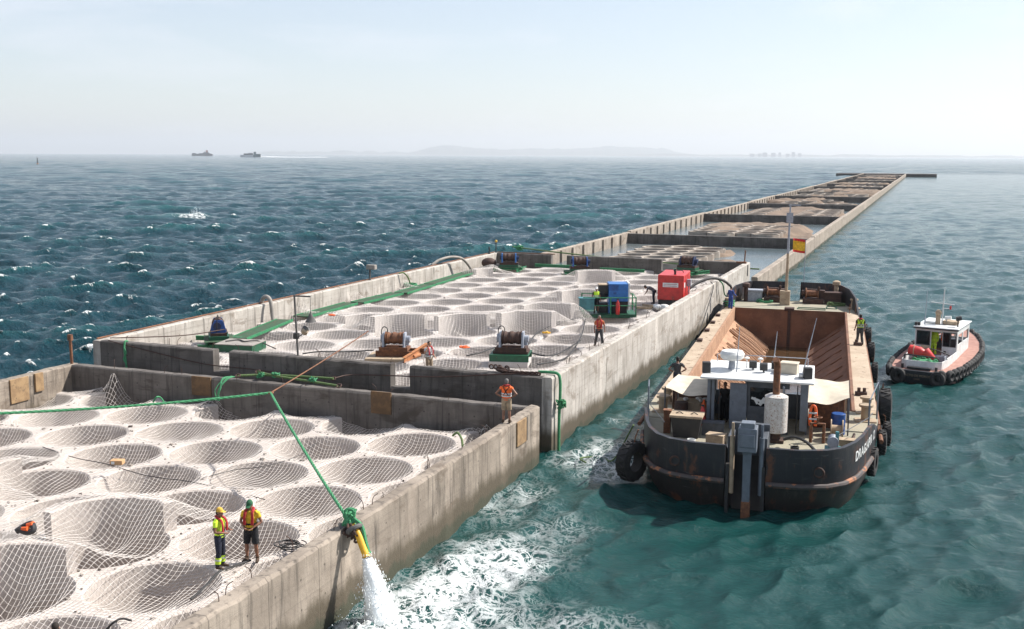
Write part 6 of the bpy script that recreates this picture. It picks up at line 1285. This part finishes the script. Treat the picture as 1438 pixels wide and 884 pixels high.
    if W['hat'] in ('cap', 'helmet'):
        e = MB(); hm = W['hatmat']; m2 = MB().lathe([(.0, .155), (.04, .15), (.075, .12), (.093, .07), (.095, .035), (.086, .035)], 18); e.add(m2.v, m2.f, Hm @ Matrix.Diagonal((.95, 1.12, 1, 1)))
        m2 = MB().tube([(0, .07, .045), (0, .13, .04), (0, .185, .028)], [(.075, .012), (.07, .01), (.045, .008)], 10, True, 1, (0, 0, 1)); e.add(m2.v, m2.f, Hm); e.build(W['hat'], hm, t)
    if W['top']:
        s = MB(); torso(s, [(J['pel']-Vector((0, 0, .03)), (.165, .115))]+tors[2:5]+[(J['neck']-Vector((0, 0, .01)), (.085, .075))], .016)
        for n in 'lr':
            a, c, w_ = J['sh_'+n], J['el_'+n], J['wr_'+n]; s.tube([J['chest'].lerp(a, .7)+Vector((0, 0, .04)), a], [.07, .077], 10); f = W['sleeve']
            if f <= 1: s.tube([a+Vector((0, 0, .01)), a.lerp(c, f*.6), a.lerp(c, f)], [.074, .068, .066], 10)
            else: s.tube([a+Vector((0, 0, .01)), a.lerp(c, .5), c, c.lerp(w_, .5), c.lerp(w_, .92)], [.074, .066, .056, .052, .042], 10)
        remesh(s.build('shirt', W['top'], t), .014)
    if W['legs']:
        s = MB(); s.tube([J['pel']+Vector((0, 0, .06)), J['pel']-Vector((0, 0, .06)), J['pel']-Vector((0, 0, .12))], [(.172, .128), (.178, .13), (.16, .115)], 14, True, 1, upv)
        for n in 'lr':
            a, c, w_ = J['hip_'+n], J['kn_'+n], J['an_'+n]
            if W['leg'] < .6: s.tube([a+Vector((0, 0, .05)), a.lerp(c, .5), a.lerp(c, .95)], [.112, .105, .1], 12)
            else: s.tube([a+Vector((0, 0, .05)), a.lerp(c, .4), c, c.lerp(w_, .4), c.lerp(w_, .97)], [.112, .1, .078, .078, .07], 12)
        remesh(s.build('trousers' if W['leg'] >= .6 else 'shorts', W['legs'], t), .014)
        if W['bands']:
            for n in 'lr':
                c, w_ = J['kn_'+n], J['an_'+n]; MB().tube([c.lerp(w_, .35), c.lerp(w_, .8)], [.085, .083], 14).build('trouser_band', 'hivis', t); MB().tube([c.lerp(w_, .47), c.lerp(w_, .58)], [.09, .089], 14).build('reflective_band', 'reflective', t)
    for n in 'lr':
        s = MB().tube([J['an_'+n]+Vector((0, -.05, -.035)), J['an_'+n]+Vector((0, -.01, -.03)), J['an_'+n].lerp(J['toe_'+n], .55)+Vector((0, 0, -.005)), J['toe_'+n]+Vector((0, .03, 0))], [(.042, .05), (.05, .058), (.052, .045), (.036, .026)], 10, True, 1, (0, 0, 1)).tube([J['an_'+n]+Vector((0, 0, .05)), J['an_'+n]-Vector((0, 0, .05))], [.052, .055], 10)
        s.build('shoe', W['shoe'], t, smooth=60)
    if W['vest'] == 'hivis':
        s = MB(); torso(s, [(J['waist']-Vector((0, 0, .06)), (.165, .125))]+[(p, r) for p, r in tors[2:5]]+[(J['neck']-Vector((0, 0, .03)), (.1, .085))], .03)
        for n in 'lr': s.tube([J['chest'].lerp(J['sh_'+n], .6)+Vector((0, 0, .03)), J['sh_'+n]+Vector((0, 0, .005))], [.085, .088], 10)
        v_ = remesh(s.build('vest', W['vestmat'], t), .014)
        for f in (.05, .5): p = J['waist'].lerp(J['chest'], f); s = MB(); torso(s, [(p-Vector((0, 0, .025)), (.163, .118)), (p+Vector((0, 0, .025)), (.166, .12))], .043); s.build('reflective_band', 'reflective', v_)
    if W.get('jacket'):
        s = MB(); c = J['chest']; nk = J['neck']; f = Vector((0, 0, 1)).cross(fx); f = -f if f.y < 0 and abs(f.y) > abs(f.x)*0 else f
        pt = lambda x, y, z: c+fx*x+f*y+Vector((0, 0, z))
        s.tube(curve([pt(-.1, .165, -.18), pt(-.115, .17, .0), pt(-.1, .12, .16), pt(-.09, -.02, .235), pt(0, -.1, .235), pt(.09, -.02, .235), pt(.1, .12, .16), pt(.115, .17, .0), pt(.1, .165, -.18)], 5), [(.042, .026)]*41, 8); j_ = s.build('lifejacket', W['jacket'], t)
        s = MB(); p = J['waist']+Vector((0, 0, .02)); torso(s, [(p-Vector((0, 0, .02)), (.15, .112)), (p+Vector((0, 0, .02)), (.152, .114))], .04); s.tube([pt(-.13, -.1, .2), pt(0, -.17, .0), pt(.1, -.15, -.16)], .016, 6).tube([pt(.13, -.1, .2), pt(0, -.17, .0), pt(-.1, -.15, -.16)], .016, 6); s.build('harness', 'black_cloth', t)
    return t
def face(dx, dy): return math.atan2(dy, dx)-R(90)   # facing direction in world
# the pair on the near deck
p = U(310, 798, Z1+.05); person('worker in yellow cap, hi-vis shirt and dark trousers with yellow bands, facing his colleague', (p.x, p.y, Z1+.05), face(.95, .1),
    dict(el_r=(.26, .02, 1.13), wr_r=(.14, .25, 1.1), el_l=(-.26, .02, 1.13), wr_l=(-.12, .26, 1.12)), dict(top='hivis', legs='navy_cloth', bands=True, hat='cap', hatmat='yellow_cap', jacket='red_vest', skin='skin_tan'), 1.78)
p = U(354, 788, Z1+.05); person('worker in green cap, yellow T-shirt and black shorts on the near deck', (p.x, p.y, Z1+.05), face(.25, -1),
    dict(el_r=(.3, -.02, 1.14), wr_r=(.12, .17, 1.02), el_l=(-.3, -.02, 1.14), wr_l=(-.12, .17, 1.02), kn_l=(-.13, .02, .5), an_l=(-.15, -.02, .09), toe_l=(-.2, .15, .035), kn_r=(.13, .02, .5), an_r=(.15, -.02, .09), toe_r=(.2, .15, .035)), dict(top='yellow_cloth', legs='black_cloth', leg=.5, hat='cap', hatmat='green_cap', jacket='red_vest', skin='skin_tan', shoe='boot'), 1.84, 0, R(22))
person('grey-haired man in orange vest and khaki shorts, hands on hips, standing on the wall', (-15.12, 38.5, W1+.02), face(-.15, 1),
    dict(el_r=(.42, -.06, 1.17), wr_r=(.2, .02, 1.03), el_l=(-.42, -.06, 1.17), wr_l=(-.2, .02, 1.03), an_l=(-.13, -.02, .09), an_r=(.13, -.02, .09)), dict(top='hivis_orange', sleeve=.25, legs='khaki', leg=.5, hair='hair_grey', vest='hivis', vestmat='hivis_orange', jacket='red_vest', skin='skin_tan', shoe='boot'), 1.78)
p = U(78, 886, 2.8); person('dark-haired head showing at the bottom left edge over the netting', (p.x, p.y, Z1+.05), face(-.7, .7), None, dict(top='dkgrey_cloth'), 1.72)
p = U(616, 526, Z2); person('man in white shirt and red lifejacket behind the front wall, hand to his ear', (p.x-.1, 46.4, Z2+.05), face(.9, -.5),
    dict(el_r=(.33, .1, 1.2), wr_r=(.13, .12, 1.5), wr_l=(-.2, .2, .98)), dict(top='white_cloth', legs='khaki', jacket='red_vest'), 1.75)
p = U(841, 487, Z2+.05); person('man in orange shirt and dark trousers walking beside the right wall', (p.x, p.y, Z2+.05), face(.35, -1),
    dict(hip_l=(-.09, .02, .92), kn_l=(-.16, .14, .5), an_l=(-.2, .1, .09), toe_l=(-.23, .27, .04), kn_r=(.14, -.05, .51), an_r=(.2, -.24, .12), toe_r=(.25, -.1, .035), el_l=(-.3, -.1, 1.15), wr_l=(-.3, .05, .92)), dict(top='orange_cloth', sleeve=.6, legs='dkgrey_cloth', hair='hair_grey', jacket='red_vest', skin='skin_tan'), 1.8)
person('operator in white helmet and yellow-green vest standing at the power unit', (-20.5, 68.75, Z2+.25), face(.3, -1), dict(wr_r=(.2, .25, 1.05), el_r=(.28, .05, 1.12)), dict(top='black_cloth', legs='black_cloth', leg=.5, hat='helmet', hatmat='helmet', vest='hivis', vestmat='hivis', skin='skin_tan'), 1.76)
person('worker in grey shirt bending forward beside the red generator', (-18.35, 76.2, Z2+.05), face(-1, -.15),
    dict(pel=(0, -.05, .93), waist=(0, .12, 1.05), chest=(0, .33, 1.14), neck=(0, .5, 1.18), head=(0, .62, 1.2), sh_l=(-.185, .42, 1.14), sh_r=(.185, .42, 1.14), el_l=(-.22, .5, .88), wr_l=(-.18, .62, .7), el_r=(.22, .5, .88), wr_r=(.18, .62, .7)), dict(top='grey_cloth', legs='navy_cloth', skin='skin_tan'), 1.78, 0, R(40))
def bperson(label, v, u, rz, *a, **k): return person(label, onbarge(v, u, DK+.01), BA+rz, *a, **k)
bperson('worker in blue overalls holding a rope on the port side of the barge bow', -4.65, 40.6, R(-35), dict(el_r=(.3, .05, 1.16), wr_r=(.34, .28, 1.02), el_l=(-.27, .03, 1.15), wr_l=(-.15, .25, 1.0)), dict(top='blue_cloth', sleeve=1.5, legs='blue_cloth'), h=1.72)
bperson('worker in yellow-green vest and dark trousers standing on the open side deck of the barge', 4.3, 27.3, R(12), dict(an_l=(-.16, -.02, .09), toe_l=(-.2, .15, .03), an_r=(.16, -.02, .09), toe_r=(.2, .15, .03), wr_l=(-.27, .08, .9)), dict(top='black_cloth', legs='dkgrey_cloth', vest='hivis', vestmat='hivis', jacket='red_vest', skin='skin_tan'), h=1.9)
bperson('man in dark grey T-shirt, hands on hips, by the port awning of the barge', -4.5, 10.6, R(15), dict(el_r=(.42, -.04, 1.17), wr_r=(.2, .04, 1.02), el_l=(-.42, -.04, 1.17), wr_l=(-.2, .04, 1.02)), dict(top='dkgrey_cloth', legs='navy_cloth', skin='skin_tan'), h=1.78)
bperson('helmsman seen dark through the barge wheelhouse window', -.05, 5.7, R(5), None, dict(top='black_cloth', legs='black_cloth', skin='skin_tan'), h=1.72)
bperson('man in black standing by the port doorway inside the barge wheelhouse', -1.75, 5.6, R(170), None, dict(top='black_cloth', legs='black_cloth', skin='skin_tan'), h=1.74)
person('boatman in yellow-green jacket at the tug wheelhouse door', ontug(-.25, 5.3, .95), TA+R(160), None, dict(top='hivis', sleeve=1.5, legs='hivis', skin='skin_tan'), 1.76)
person('boatman in orange-red jacket inside the tug wheelhouse', ontug(.4, 6.0, .95), TA+R(200), None, dict(top='hivis_orange', sleeve=1.5, legs='navy_cloth', skin='skin_tan'), 1.72)
t = thing('orange_rag', 'orange rag lying on the cells left of the lamp post', 'cloth', tuple(pz(466, 443, Z2+.06))); MB().sphere((0, 0, .02), (.3, .16, .07), 10, 6).build('rag', 'orange', t)
